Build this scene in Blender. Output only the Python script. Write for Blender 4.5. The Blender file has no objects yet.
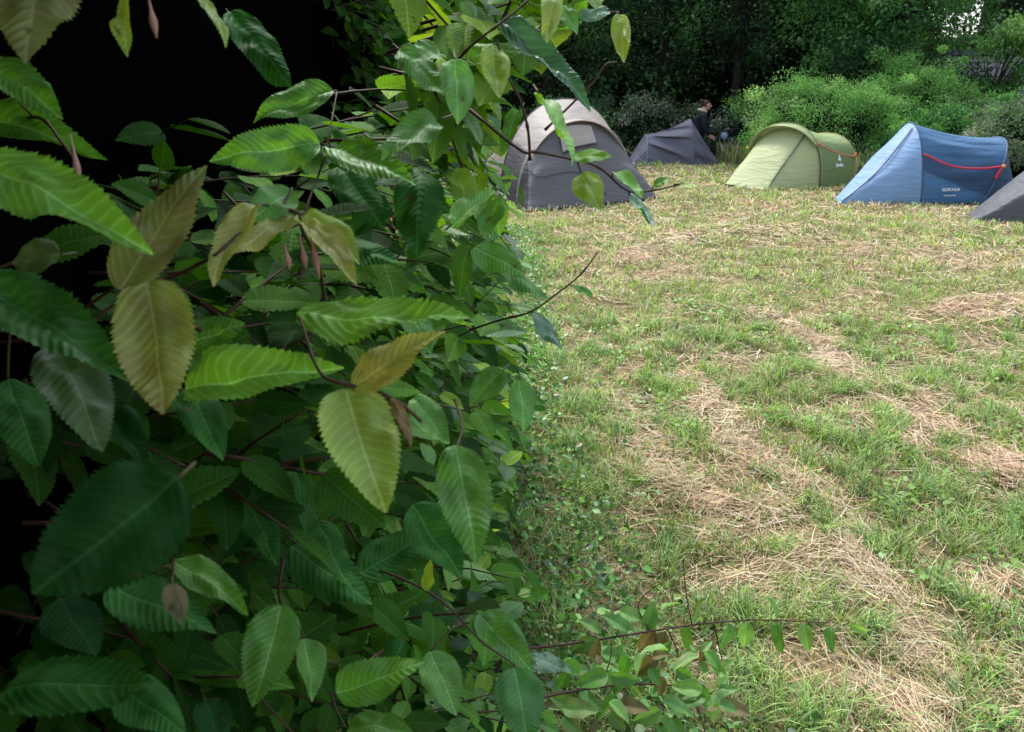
import bpy, bmesh, math, random
import numpy as np
from mathutils import Vector, Matrix

random.seed(11)
RNG = np.random.default_rng(11)
PI = math.pi
S = bpy.context.scene
C = S.collection

# ------------------------------------------------------------------ camera
CAMZ = 1.5
PITCH = math.radians(19.0)
FPX = 796.0
cam_d = bpy.data.cameras.new('camera')
cam = bpy.data.objects.new('camera', cam_d)
C.objects.link(cam)
cam.location = (0, 0, CAMZ)
cam.rotation_euler = (PI / 2 - PITCH, 0, 0)
cam_d.sensor_width = 36
cam_d.lens = FPX * 36 / 1024
cam_d.clip_start = 0.02
cam_d.clip_end = 2000
cam_d.dof.use_dof = True
cam_d.dof.focus_distance = 1.5
cam_d.dof.aperture_fstop = 17.0
S.camera = cam
CF = np.array([0, math.cos(PITCH), -math.sin(PITCH)])
CU = np.array([0, math.sin(PITCH), math.cos(PITCH)])
CR = np.array([1.0, 0, 0])
CO = np.array([0, 0, CAMZ])


def P(px, py, d):
    """point at camera depth d (metres) seen at that place of the photograph"""
    return CO + d * (CF + (px - 512) / FPX * CR + (366 - py) / FPX * CU)


def proj(p):
    q = np.asarray(p, float) - CO
    d = q @ CF
    return 512 + FPX * (q @ CR) / d, 366 - FPX * (q @ CU) / d, d


def G(px, py):
    r = CF + (px - 512) / FPX * CR + (366 - py) / FPX * CU
    t = -CAMZ / r[2]
    return (CO + t * r)[:2]


# ------------------------------------------------------------------ noise
class VNoise:
    def __init__(self, seed, n=128):
        self.g = np.random.default_rng(seed).random((n, n)); self.n = n

    def __call__(self, x, y, scale=1.0, octaves=3):
        out = 0; amp = 1; tot = 0
        x = np.asarray(x, float) / scale; y = np.asarray(y, float) / scale
        for _ in range(octaves):
            xi = np.floor(x).astype(int); yi = np.floor(y).astype(int)
            fx = x - xi; fy = y - yi
            fx = fx * fx * (3 - 2 * fx); fy = fy * fy * (3 - 2 * fy)
            g = self.g; n = self.n
            a = g[xi % n, yi % n]; b = g[(xi + 1) % n, yi % n]
            c = g[xi % n, (yi + 1) % n]; d = g[(xi + 1) % n, (yi + 1) % n]
            out = out + amp * ((a * (1 - fx) + b * fx) * (1 - fy) + (c * (1 - fx) + d * fx) * fy)
            tot += amp; amp *= 0.5; x = x * 2.03 + 17.3; y = y * 2.03 + 5.1
        return out / tot


N1, N2, N3 = VNoise(1), VNoise(2), VNoise(3)


def ground_h(x, y):
    x = np.asarray(x, float); y = np.asarray(y, float)
    z = 0.05 * (N1(x, y, 1.1, 2) - 0.5) + 0.03 * (N2(x, y, 0.28, 2) - 0.5)
    dip = np.clip((y - 18.55) / 0.5, 0, 1)
    dip = dip * dip * (3 - 2 * dip) * np.clip((x - 2.6) / 0.8, 0, 1) * np.clip((6.6 - x) / 0.8, 0, 1)
    return z - 0.35 * dip


# ------------------------------------------------------------------ mesh helpers
def link(o, parent=None):
    C.objects.link(o)
    if parent is not None:
        o.parent = parent
    return o


def tag(o, label=None, cat=None, group=None, kind=None):
    if label: o['label'] = label
    if cat: o['category'] = cat
    if group: o['group'] = group
    if kind: o['kind'] = kind
    return o


def empty(name, loc=(0, 0, 0), rz=0):
    o = bpy.data.objects.new(name, None)
    o.location = loc; o.rotation_euler = (0, 0, rz)
    o.empty_display_size = 0.1
    return link(o)


def mesh_np(name, V, F, mat, parent=None, uv=None, col=None, smooth=True, loc=None):
    """V (n,3); F list of lists or int array (m,k); uv, col per vertex"""
    me = bpy.data.meshes.new(name)
    V = np.asarray(V, np.float32)
    if isinstance(F, np.ndarray):
        m, k = F.shape
        loops = F.ravel().astype(np.int32)
        starts = np.arange(0, m * k, k, dtype=np.int32)
        totals = np.full(m, k, np.int32)
    else:
        totals = np.array([len(f) for f in F], np.int32)
        loops = np.array([i for f in F for i in f], np.int32)
        starts = np.concatenate([[0], np.cumsum(totals)[:-1]]).astype(np.int32)
    me.vertices.add(len(V)); me.vertices.foreach_set('co', V.ravel())
    me.loops.add(len(loops)); me.loops.foreach_set('vertex_index', loops)
    me.polygons.add(len(totals))
    me.polygons.foreach_set('loop_start', starts)
    me.polygons.foreach_set('loop_total', totals)
    me.polygons.foreach_set('use_smooth', np.full(len(totals), smooth))
    me.update(calc_edges=True)
    if uv is not None:
        l = me.uv_layers.new(name='uv')
        l.data.foreach_set('uv', np.asarray(uv, np.float32)[loops].ravel())
    if col is not None:
        a = me.color_attributes.new('col', 'FLOAT_COLOR', 'POINT')
        cc = np.ones((len(V), 4), np.float32); cc[:, :3] = col
        a.data.foreach_set('color', cc.ravel())
    me.validate()
    me.materials.append(mat)
    o = bpy.data.objects.new(name, me)
    if loc is not None: o.location = loc
    return link(o, parent)


class MB:
    def __init__(self):
        self.v = []; self.f = []; self.c = []; self.n = 0

    def add(self, V, F, col=None):
        V = np.asarray(V, float)
        self.v.append(V)
        self.f += [[i + self.n for i in f] for f in F]
        self.c.append(np.tile(np.array(col if col is not None else (1, 1, 1), float), (len(V), 1)) if (col is None or np.ndim(col) == 1) else col)
        self.n += len(V)
        return self

    def tube(self, pts, rad, seg=6, col=None, cap=True):
        pts = np.asarray(pts, float); n = len(pts)
        rad = np.broadcast_to(np.asarray(rad, float), (n,))
        T = np.gradient(pts, axis=0); T /= np.linalg.norm(T, axis=1)[:, None] + 1e-9
        up = np.array([0, 0, 1.0]) if abs(T[0][2]) < 0.9 else np.array([1.0, 0, 0])
        V = []; 
        a0 = np.cross(T[0], up); a0 /= np.linalg.norm(a0)
        for i in range(n):
            a = a0 - T[i] * (a0 @ T[i]); a /= np.linalg.norm(a) + 1e-9; a0 = a
            b = np.cross(T[i], a)
            for k in range(seg):
                w = 2 * PI * k / seg
                V.append(pts[i] + rad[i] * (math.cos(w) * a + math.sin(w) * b))
        F = []
        for i in range(n - 1):
            for k in range(seg):
                F.append([i * seg + k, i * seg + (k + 1) % seg, (i + 1) * seg + (k + 1) % seg, (i + 1) * seg + k])
        if cap:
            F.append(list(range(seg))[::-1]); F.append([(n - 1) * seg + k for k in range(seg)])
        return self.add(V, F, col)

    def box(self, c, h, rz=0, jitter=0, col=None):
        V = []
        for sx in (-1, 1):
            for sy in (-1, 1):
                for sz in (-1, 1):
                    p = np.array([sx * h[0], sy * h[1], sz * h[2]]) * (1 + (random.random() - .5) * jitter)
                    V.append([c[0] + p[0] * math.cos(rz) - p[1] * math.sin(rz), c[1] + p[0] * math.sin(rz) + p[1] * math.cos(rz), c[2] + p[2]])
        F = [[0, 1, 3, 2], [4, 6, 7, 5], [0, 4, 5, 1], [2, 3, 7, 6], [0, 2, 6, 4], [1, 5, 7, 3]]
        return self.add(V, F, col)

    def ell(self, c, r, nu=16, nv=10, fn=None, col=None):
        V = []; F = []
        for j in range(nv + 1):
            th = PI * j / nv
            for i in range(nu):
                ph = 2 * PI * i / nu
                d = np.array([math.sin(th) * math.cos(ph), math.sin(th) * math.sin(ph), math.cos(th)])
                s = fn(d) if fn else 1
                V.append(np.array(c) + d * np.array(r) * s)
        for j in range(nv):
            for i in range(nu):
                F.append([j * nu + i, (j + 1) * nu + i, (j + 1) * nu + (i + 1) % nu, j * nu + (i + 1) % nu])
        return self.add(V, F, col)

    def build(self, name, mat, parent=None, smooth=True, loc=None):
        return mesh_np(name, np.concatenate(self.v), self.f, mat, parent, col=np.concatenate(self.c), smooth=smooth, loc=loc)


def smooth_path(pts, n):
    """Catmull-Rom through pts, n samples"""
    pts = np.asarray(pts, float)
    if len(pts) == 2:
        return pts[0] + (pts[1] - pts[0]) * np.linspace(0, 1, n)[:, None]
    q = np.vstack([2 * pts[0] - pts[1], pts, 2 * pts[-1] - pts[-2]])
    out = []
    for t in np.linspace(0, len(pts) - 1 - 1e-6, n):
        i = int(t); u = t - i
        a, b, c, d = q[i:i + 4]
        out.append(0.5 * (2 * b + (c - a) * u + (2 * a - 5 * b + 4 * c - d) * u * u + (3 * b - a - 3 * c + d) * u ** 3))
    return np.array(out)


# ------------------------------------------------------------------ materials
def new_mat(name):
    m = bpy.data.materials.new(name); m.use_nodes = True
    nt = m.node_tree
    for n in list(nt.nodes):
        nt.nodes.remove(n)
    return m, nt, nt.nodes, nt.links


def mth(N, L, op, a, b=None, c=None):
    n = N.new('ShaderNodeMath'); n.operation = op
    for i, v in enumerate((a, b, c)):
        if v is None: continue
        if isinstance(v, (int, float)): n.inputs[i].default_value = v
        else: L.new(v, n.inputs[i])
    return n.outputs[0]


def leaf_material(name, rough=0.42, trans=0.3, veins=True, gain=1.0, spec=0.5):
    m, nt, N, L = new_mat(name)
    out = N.new('ShaderNodeOutputMaterial')
    at = N.new('ShaderNodeAttribute'); at.attribute_name = 'col'
    colr = at.outputs['Color']
    hs = N.new('ShaderNodeHueSaturation'); L.new(colr, hs.inputs['Color'])
    tc = N.new('ShaderNodeTexCoord')
    nz = N.new('ShaderNodeTexNoise'); nz.inputs['Scale'].default_value = 35 if veins else 3
    nz.inputs['Detail'].default_value = 3
    L.new(tc.outputs['Object'], nz.inputs['Vector'])
    L.new(mth(N, L, 'MULTIPLY_ADD', nz.outputs['Fac'], 0.9, 0.55 * gain), hs.inputs['Value'])
    base = hs.outputs['Color']
    bs = N.new('ShaderNodeBsdfPrincipled')
    bs.inputs['Roughness'].default_value = rough
    bs.inputs['Specular IOR Level'].default_value = spec
    if veins:
        uvn = N.new('ShaderNodeUVMap'); uvn.uv_map = 'uv'
        sp = N.new('ShaderNodeSeparateXYZ'); L.new(uvn.outputs['UV'], sp.inputs[0])
        ax = mth(N, L, 'ABSOLUTE', mth(N, L, 'SUBTRACT', sp.outputs[0], 0.5))
        ph = mth(N, L, 'MULTIPLY', mth(N, L, 'SUBTRACT', sp.outputs[1], mth(N, L, 'MULTIPLY', ax, mth(N, L, 'ADD', mth(N, L, 'MULTIPLY', ax, 1.3), 0.55))), 13.0)
        nd = N.new('ShaderNodeTexNoise'); nd.inputs['Scale'].default_value = 60; L.new(tc.outputs['Object'], nd.inputs['Vector'])
        ph = mth(N, L, 'ADD', ph, mth(N, L, 'MULTIPLY', nd.outputs['Fac'], .7))
        fr = mth(N, L, 'ABSOLUTE', mth(N, L, 'SUBTRACT', mth(N, L, 'FRACT', ph), 0.5))   # 0 at the vein
        vein = mth(N, L, 'SUBTRACT', 1.0, mth(N, L, 'SMOOTH_MIN', mth(N, L, 'MULTIPLY', fr, 7.0), 1.0, 0.2))
        vein = mth(N, L, 'MAXIMUM', vein, 0.0)
        mid = mth(N, L, 'MAXIMUM', mth(N, L, 'SUBTRACT', 1.0, mth(N, L, 'MULTIPLY', ax, 70.0)), 0.0)
        vm = mth(N, L, 'MINIMUM', mth(N, L, 'ADD', mth(N, L, 'MULTIPLY', vein, 0.40), mid), 1.0)
        # fine net of small veins
        vo = N.new('ShaderNodeTexVoronoi'); vo.feature = 'DISTANCE_TO_EDGE'; vo.inputs['Scale'].default_value = 55
        L.new(uvn.outputs['UV'], vo.inputs['Vector'])
        mx = N.new('ShaderNodeMix'); mx.data_type = 'RGBA'
        hl = N.new('ShaderNodeHueSaturation'); L.new(base, hl.inputs['Color'])
        hl.inputs['Value'].default_value = 1.7; hl.inputs['Saturation'].default_value = 0.85
        L.new(vm, mx.inputs[0]); L.new(base, mx.inputs[6]); L.new(hl.outputs[0], mx.inputs[7])
        base = mx.outputs[2]
        ns = N.new('ShaderNodeTexNoise'); ns.inputs['Scale'].default_value = 95; ns.inputs['Detail'].default_value = 2; L.new(tc.outputs['Object'], ns.inputs['Vector'])
        sm = N.new('ShaderNodeMix'); sm.data_type = 'RGBA'
        L.new(mth(N, L, 'MINIMUM', mth(N, L, 'MAXIMUM', mth(N, L, 'MULTIPLY', mth(N, L, 'SUBTRACT', ns.outputs['Fac'], .70), 14.0), 0.0), .75), sm.inputs[0])
        L.new(base, sm.inputs[6]); sm.inputs[7].default_value = (.10, .055, .02, 1)
        base = sm.outputs[2]
        bp = N.new('ShaderNodeBump'); bp.inputs['Strength'].default_value = 0.35; bp.inputs['Distance'].default_value = 0.001
        hgt = mth(N, L, 'ADD', mth(N, L, 'MULTIPLY', fr, 0.9), mth(N, L, 'MINIMUM', mth(N, L, 'MULTIPLY', vo.outputs['Distance'], 6.0), 0.5))
        L.new(hgt, bp.inputs['Height']); L.new(bp.outputs[0], bs.inputs['Normal'])
    # paler matt underside
    geo = N.new('ShaderNodeNewGeometry')
    bk = N.new('ShaderNodeMix'); bk.data_type = 'RGBA'
    hb = N.new('ShaderNodeHueSaturation'); L.new(base, hb.inputs['Color'])
    hb.inputs['Value'].default_value = 1.15; hb.inputs['Saturation'].default_value = 0.85
    L.new(geo.outputs['Backfacing'], bk.inputs[0]); L.new(base, bk.inputs[6]); L.new(hb.outputs[0], bk.inputs[7])
    L.new(bk.outputs[2], bs.inputs['Base Color'])
    L.new(mth(N, L, 'ADD', mth(N, L, 'MULTIPLY_ADD', geo.outputs['Backfacing'], 0.3, rough - .12), mth(N, L, 'MULTIPLY', nz.outputs['Fac'], .28)), bs.inputs['Roughness'])
    tr = N.new('ShaderNodeBsdfTranslucent')
    ht = N.new('ShaderNodeHueSaturation'); L.new(base, ht.inputs['Color'])
    ht.inputs['Hue'].default_value = 0.485; ht.inputs['Saturation'].default_value = 1.15; ht.inputs['Value'].default_value = 1.6
    L.new(ht.outputs[0], tr.inputs['Color'])
    ms = N.new('ShaderNodeMixShader'); ms.inputs[0].default_value = trans
    L.new(bs.outputs[0], ms.inputs[1]); L.new(tr.outputs[0], ms.inputs[2])
    L.new(ms.outputs[0], out.inputs['Surface'])
    return m


def plain(name, color, rough=0.8, noise=0.25, scale=20, attr=False, metallic=0, spec=0.3, bump=0.0, coord='Object', bscale=None, trans=0):
    m, nt, N, L = new_mat(name)
    out = N.new('ShaderNodeOutputMaterial')
    bs = N.new('ShaderNodeBsdfPrincipled')
    bs.inputs['Roughness'].default_value = rough; bs.inputs['Metallic'].default_value = metallic
    bs.inputs['Specular IOR Level'].default_value = spec
    tc = N.new('ShaderNodeTexCoord')
    nz = N.new('ShaderNodeTexNoise'); nz.inputs['Scale'].default_value = scale; nz.inputs['Detail'].default_value = 5
    L.new(tc.outputs[coord], nz.inputs['Vector'])
    hs = N.new('ShaderNodeHueSaturation')
    if attr:
        at = N.new('ShaderNodeAttribute'); at.attribute_name = 'col'; L.new(at.outputs['Color'], hs.inputs['Color'])
    else:
        hs.inputs['Color'].default_value = (*color, 1)
    L.new(mth(N, L, 'MULTIPLY_ADD', nz.outputs['Fac'], 2 * noise, 1 - noise), hs.inputs['Value'])
    L.new(hs.outputs[0], bs.inputs['Base Color'])
    if bump:
        n2 = N.new('ShaderNodeTexNoise'); n2.inputs['Scale'].default_value = bscale or scale * 2; n2.inputs['Detail'].default_value = 6
        L.new(tc.outputs[coord], n2.inputs['Vector'])
        bp = N.new('ShaderNodeBump'); bp.inputs['Strength'].default_value = bump; bp.inputs['Distance'].default_value = 0.02
        L.new(n2.outputs['Fac'], bp.inputs['Height']); L.new(bp.outputs[0], bs.inputs['Normal'])
    if trans:
        tr = N.new('ShaderNodeBsdfTranslucent'); L.new(hs.outputs[0], tr.inputs['Color'])
        ms = N.new('ShaderNodeMixShader'); ms.inputs[0].default_value = trans
        L.new(bs.outputs[0], ms.inputs[1]); L.new(tr.outputs[0], ms.inputs[2]); L.new(ms.outputs[0], out.inputs['Surface'])
    else:
        L.new(bs.outputs[0], out.inputs['Surface'])
    return m


M_LEAF = leaf_material('hornbeam_leaf', rough=0.36, trans=0.30, spec=0.42)
M_DULL = leaf_material('shade_leaf', rough=0.55, trans=0.2, spec=0.12)
M_WET = leaf_material('glossy_leaf', rough=0.22, trans=0.25, spec=0.8)
M_MASS = leaf_material('hedge_leaf', rough=0.5, trans=0.38, spec=0.06)
M_GLOSS = leaf_material('hedge_leaf_glossy', rough=0.28, trans=0.3, spec=0.4)
M_FOL = leaf_material('distant_leaf', rough=0.6, trans=0.25, veins=False, spec=0.25)
M_WEED = leaf_material('weed_leaf', rough=0.4, trans=0.3, veins=False, spec=0.5)
M_GRASS = leaf_material('grass_blade', rough=0.55, trans=0.3, veins=False, spec=0.3)
M_HAY = plain('dry_hay', (0, 0, 0), 0.75, 0.25, 8, attr=True, trans=0.15)
M_BARK = plain('bark', (0.018, 0.015, 0.012), 0.85, 0.4, 40, bump=0.4)
M_TWIG = plain('red_twig', (0.06, 0.025, 0.015), 0.55, 0.35, 60)
M_CORE = plain('painted_hedge_shade', (0.0012, 0.0016, 0.001), 1.0, 0.4, 6, spec=0.0, bump=0.5)  # near-black colour paints the deep shade within the hedge
M_DARKCORE = plain('painted_foliage_shade', (0.010, 0.016, 0.008), 1.0, 0.5, 2, spec=0.0, bump=0.6)  # dark colour paints the shade inside bushes and woods

# ------------------------------------------------------------------ world and sun
SUN_EL, SUN_AZ = math.radians(56), math.radians(-18)   # azimuth from +Y towards +X
w = bpy.data.worlds.new('World'); S.world = w; w.use_nodes = True
wn = w.node_tree
for n in list(wn.nodes): wn.nodes.remove(n)
wo = wn.nodes.new('ShaderNodeOutputWorld'); bg = wn.nodes.new('ShaderNodeBackground')
sky = wn.nodes.new('ShaderNodeTexSky'); sky.sky_type = 'NISHITA'; sky.sun_disc = False
sky.sun_elevation = SUN_EL; sky.sun_rotation = SUN_AZ
sky.air_density = 1.6; sky.dust_density = 3.5; sky.ozone_density = 1.0
mixs = wn.nodes.new('ShaderNodeHueSaturation'); mixs.inputs['Saturation'].default_value = 0.5; mixs.inputs['Value'].default_value = 2.5
wn.links.new(sky.outputs[0], mixs.inputs['Color'])
cool = wn.nodes.new('ShaderNodeMix'); cool.data_type = 'RGBA'; cool.blend_type = 'MULTIPLY'; cool.inputs[0].default_value = 1; cool.inputs[7].default_value = (.91, .98, 1.10, 1)
wn.links.new(mixs.outputs[0], cool.inputs[6]); wn.links.new(cool.outputs[2], bg.inputs['Color']); bg.inputs['Strength'].default_value = 0.14
wn.links.new(bg.outputs[0], wo.inputs[0])
sd = bpy.data.lights.new('sun', 'SUN'); sd.energy = 4.0; sd.angle = math.radians(16); sd.color = (1.0, 0.98, 0.95)
so = bpy.data.objects.new('sun', sd); link(so)
sdir = Vector((math.sin(SUN_AZ) * math.cos(SUN_EL), math.cos(SUN_AZ) * math.cos(SUN_EL), math.sin(SUN_EL)))
so.rotation_euler = sdir.to_track_quat('Z', 'Y').to_euler()
S.view_settings.view_transform = 'Standard'
S.view_settings.look = 'None'
S.view_settings.exposure = 0
S.cycles.max_bounces = 6
S.cycles.diffuse_bounces = 2
S.cycles.transmission_bounces = 4
S.cycles.use_denoising = True

# ------------------------------------------------------------------ ground
def ground_material():
    m, nt, N, L = new_mat('meadow_soil')
    out = N.new('ShaderNodeOutputMaterial'); bs = N.new('ShaderNodeBsdfPrincipled')
    bs.inputs['Roughness'].default_value = 0.95; bs.inputs['Specular IOR Level'].default_value = 0.1
    tc = N.new('ShaderNodeTexCoord')

    def nz(scale, det=6, rgh=0.6):
        n = N.new('ShaderNodeTexNoise'); n.inputs['Scale'].default_value = scale; n.inputs['Detail'].default_value = det
        n.inputs['Roughness'].default_value = rgh
        L.new(tc.outputs['Object'], n.inputs['Vector']); return n.outputs['Fac']
    r1 = N.new('ShaderNodeValToRGB'); L.new(nz(1.3), r1.inputs[0])
    e = r1.color_ramp.elements
    e[0].position = 0.36; e[0].color = (0.12, 0.13, 0.05, 1)
    e[1].position = 0.64; e[1].color = (0.34, 0.26, 0.15, 1)
    r2 = N.new('ShaderNodeValToRGB'); L.new(nz(28), r2.inputs[0])
    e = r2.color_ramp.elements
    e[0].position = 0.33; e[0].color = (0.35, 0.33, 0.3, 1)
    e[1].position = 0.66; e[1].color = (1.25, 1.2, 1.1, 1)
    mx = N.new('ShaderNodeMix'); mx.data_type = 'RGBA'; mx.blend_type = 'MULTIPLY'; mx.inputs[0].default_value = 1
    L.new(r1.outputs[0], mx.inputs[6]); L.new(r2.outputs[0], mx.inputs[7])
    L.new(mx.outputs[2], bs.inputs['Base Color'])
    bp = N.new('ShaderNodeBump'); bp.inputs['Strength'].default_value = 0.8; bp.inputs['Distance'].default_value = 0.03
    L.new(nz(60, 4), bp.inputs['Height']); L.new(bp.outputs[0], bs.inputs['Normal'])
    L.new(bs.outputs[0], out.inputs[0])
    return m


xs = np.concatenate([-np.geomspace(300, 13, 14), np.arange(-12, 18.01, 0.15), np.geomspace(19, 300, 14)])
ys = np.concatenate([-np.geomspace(300, 4, 14), np.arange(-3, 26.01, 0.15), np.geomspace(27.5, 600, 16)])
XX, YY = np.meshgrid(xs, ys, indexing='ij')
ZZ = ground_h(XX, YY)
nx, ny = XX.shape
idx = np.arange(nx * ny).reshape(nx, ny)
Fq = np.stack([idx[:-1, :-1], idx[1:, :-1], idx[1:, 1:], idx[:-1, 1:]], -1).reshape(-1, 4)
g = mesh_np('ground', np.stack([XX, YY, ZZ], -1).reshape(-1, 3), Fq, ground_material())
tag(g, kind='structure', label='mown meadow ground patched with grass and hay')


# ------------------------------------------------------------------ hay density map
def seg_dist(x, y, pts):
    d = np.full(np.shape(x), 1e9)
    for a, b in zip(pts[:-1], pts[1:]):
        a = np.asarray(a); b = np.asarray(b); ab = b - a
        t = np.clip(((x - a[0]) * ab[0] + (y - a[1]) * ab[1]) / (ab @ ab), 0, 1)
        d = np.minimum(d, np.hypot(x - a[0] - t * ab[0], y - a[1] - t * ab[1]))
    return d


ROWS = [([G(735, 440), G(800, 490), G(850, 545), G(895, 615), G(925, 700), G(945, 760)], 0.085),
        ([G(640, 480), G(700, 520), G(770, 515)], 0.13),
        ([G(905, 395), G(950, 440), G(1020, 470), G(1100, 500)], 0.17),
        ([G(690, 385), G(735, 430)], 0.12),
        ([G(760, 320), G(830, 350), G(870, 395)], 0.14),
        ([G(960, 590), G(1040, 580)], 0.07),
        ([G(800, 230), G(690, 235), G(640, 260)], 0.3),
        ([G(930, 320), G(1010, 300)], 0.25),
        ([G(600, 400), G(640, 440), G(640, 480)], 0.12)]


def hay(x, y):
    n = N3(x, y, 0.55, 3); n2 = N2(x + 9, y + 4, 0.22, 3)
    h = np.clip((n - 0.56) * 2.6, 0, 0.45) + .17
    h = h * (.45 + .55 * np.clip((y - 2) / 3, 0, 1))
    for pts, wd in ROWS:
        d = seg_dist(x + (n2 - .5) * 0.3, y + (n - .5) * 0.3, pts)
        h = np.maximum(h, np.exp(-(d / (wd * (.55 + .9 * n2))) ** 2) * (.5 + .5 * np.clip((n2 - .25) * 3, 0, 1)))
    far = np.clip((y - 5) / 6, 0, 1)
    h = h * (1 - 0.4 * far) + 0.12 * far
    edge = np.clip((x - 0.12 - 0.03 * y) / 0.3, 0, 1)         # nothing but green under the hedge
    return np.clip(h, 0, 1) * edge


def scatter(n, y0, y1, xl, xr):
    """n points between y0 and y1, x from xl to xr(y)"""
    y = RNG.uniform(y0, y1, n * 2); xm = xr(y1)
    x = RNG.uniform(xl, xm, n * 2)
    k = x < xr(y)
    return x[k][:n], y[k][:n]


def blades(name, x, y, h, wd, lean, yaw, col, mat, z0=None, curve=1.0, kind='stuff', tip=0.08, twist=None):
    n = len(x)
    t = np.array([0, 0.38, 0.74, 1.0])
    wt = np.array([0.8, 1.0, 0.7, tip])
    dx = np.cos(yaw); dy = np.sin(yaw)
    z = (ground_h(x, y) if z0 is None else z0)
    hor = lean[:, None] * h[:, None] * (t[None] ** (1 + curve * .7))
    ver = h[:, None] * t[None] * np.sqrt(np.clip(1 - (lean[:, None] * t[None] * .85) ** 2, 0.004, 1))
    pos = np.stack([x[:, None] + dx[:, None] * hor, y[:, None] + dy[:, None] * hor, z[:, None] + ver], -1)
    tw = (yaw + PI / 2 + RNG.uniform(-.8, .8, n)) if twist is None else twist
    sx = np.cos(tw)[:, None] * wd[:, None] * wt[None] / 2; sy = np.sin(tw)[:, None] * wd[:, None] * wt[None] / 2
    off = np.stack([sx, sy, np.zeros_like(sx)], -1)
    V = np.stack([pos - off, pos + off], 2).reshape(n, 8, 3)
    base = (np.arange(n) * 8)[:, None, None]
    q = np.array([[0, 1, 3, 2], [2, 3, 5, 4], [4, 5, 7, 6]])[None]
    F = (base + q).reshape(-1, 4)
    cc = np.repeat(col[:, None, :], 8, 1) * np.linspace(0.45, 1.15, 4).repeat(2)[None, :, None]  # roots coloured darker, painting the shade down between the blades
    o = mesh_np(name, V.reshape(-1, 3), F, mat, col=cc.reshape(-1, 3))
    return o


GREENS = np.array([(0.15, 0.29, 0.05), (0.24, 0.40, 0.07), (0.34, 0.48, 0.13), (0.08, 0.19, 0.04), (0.46, 0.50, 0.22)])
STRAW = np.array([(0.48, 0.33, 0.19), (0.62, 0.45, 0.27), (0.28, 0.18, 0.10), (0.44, 0.37, 0.20), (0.66, 0.54, 0.40)])


def pick(pal, n, p=None):
    c = pal[RNG.choice(len(pal), n, p=p)]
    return c * RNG.uniform(0.75, 1.25, (n, 1)) * RNG.uniform(0.93, 1.07, (n, 3))


gx, gy, gh, gw = [], [], [], []
for (y0, y1, dens, hh, ww) in ((1.0, 1.8, 15000, .055, .0028), (1.8, 2.8, 12500, .055, .003), (2.8, 4.2, 8000, .055, .0036),
                               (4.2, 6.5, 4600, .05, .0045), (6.5, 10, 2300, .05, .007), (10, 15, 600, .055, .013), (15, 20.5, 330, .07, .02)):
    xr = lambda y: 0.70 * y + 0.45
    area = (y1 - y0) * (xr((y0 + y1) / 2) + (0.1 if y0 < 4 else 1.2))
    n = int(dens * area)
    x, y = scatter(n, y0, y1, -0.15 if y0 < 4 else -2.2, xr)
    H = hay(x, y)
    clump = N1(x + 3, y + 8, 0.13, 2)
    keep = RNG.random(len(x)) < (1 - 0.93 * H) * np.clip((clump - .22) * 2.3, 0.12, 1)
    x, y = x[keep], y[keep]; cl = clump[keep]
    tall = N2(x, y, 0.5, 2)
    gx.append(x); gy.append(y); gh.append(hh * RNG.uniform(.45, 1.35, len(x)) * (0.55 + 1.0 * cl) * (0.7 + .7 * tall)); gw.append(ww * RNG.uniform(.6, 1.4, len(x)))
gx, gy, gh, gw = map(np.concatenate, (gx, gy, gh, gw))
gn = len(gx)
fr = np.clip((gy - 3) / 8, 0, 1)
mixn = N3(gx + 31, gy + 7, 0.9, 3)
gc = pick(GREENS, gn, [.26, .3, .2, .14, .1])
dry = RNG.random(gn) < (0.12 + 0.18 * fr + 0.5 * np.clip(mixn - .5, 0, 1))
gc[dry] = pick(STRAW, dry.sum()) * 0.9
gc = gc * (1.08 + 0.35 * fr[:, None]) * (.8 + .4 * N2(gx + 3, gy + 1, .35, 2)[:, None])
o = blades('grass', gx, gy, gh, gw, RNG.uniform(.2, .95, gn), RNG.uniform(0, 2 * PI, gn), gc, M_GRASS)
tag(o, 'short mown green grass growing across the meadow', 'grass', kind='stuff')

# longer leaning tufts
tx, ty = scatter(1600, 1.2, 5.2, 0.15, lambda y: 0.7 * y + .4)
k = (hay(tx, ty) < .55) & (N1(tx + 3, ty + 8, .13, 2) > .5)
tx, ty = tx[k][:900], ty[k][:900]
nb = 16
ax_ = np.repeat(tx, nb) + RNG.normal(0, .018, len(tx) * nb); ay_ = np.repeat(ty, nb) + RNG.normal(0, .018, len(tx) * nb)
yw = np.repeat(RNG.uniform(0, 2 * PI, len(tx)), nb) + RNG.normal(0, .8, len(ax_))
o = blades('grass_tufts', ax_, ay_, RNG.uniform(.05, .13, len(ax_)), RNG.uniform(.0028, .005, len(ax_)), RNG.uniform(.6, .99, len(ax_)), yw,
           pick(GREENS[:4], len(ax_)), M_GRASS)
tag(o, 'longer green grass tufts leaning over in the meadow', 'grass', kind='stuff')

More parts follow.
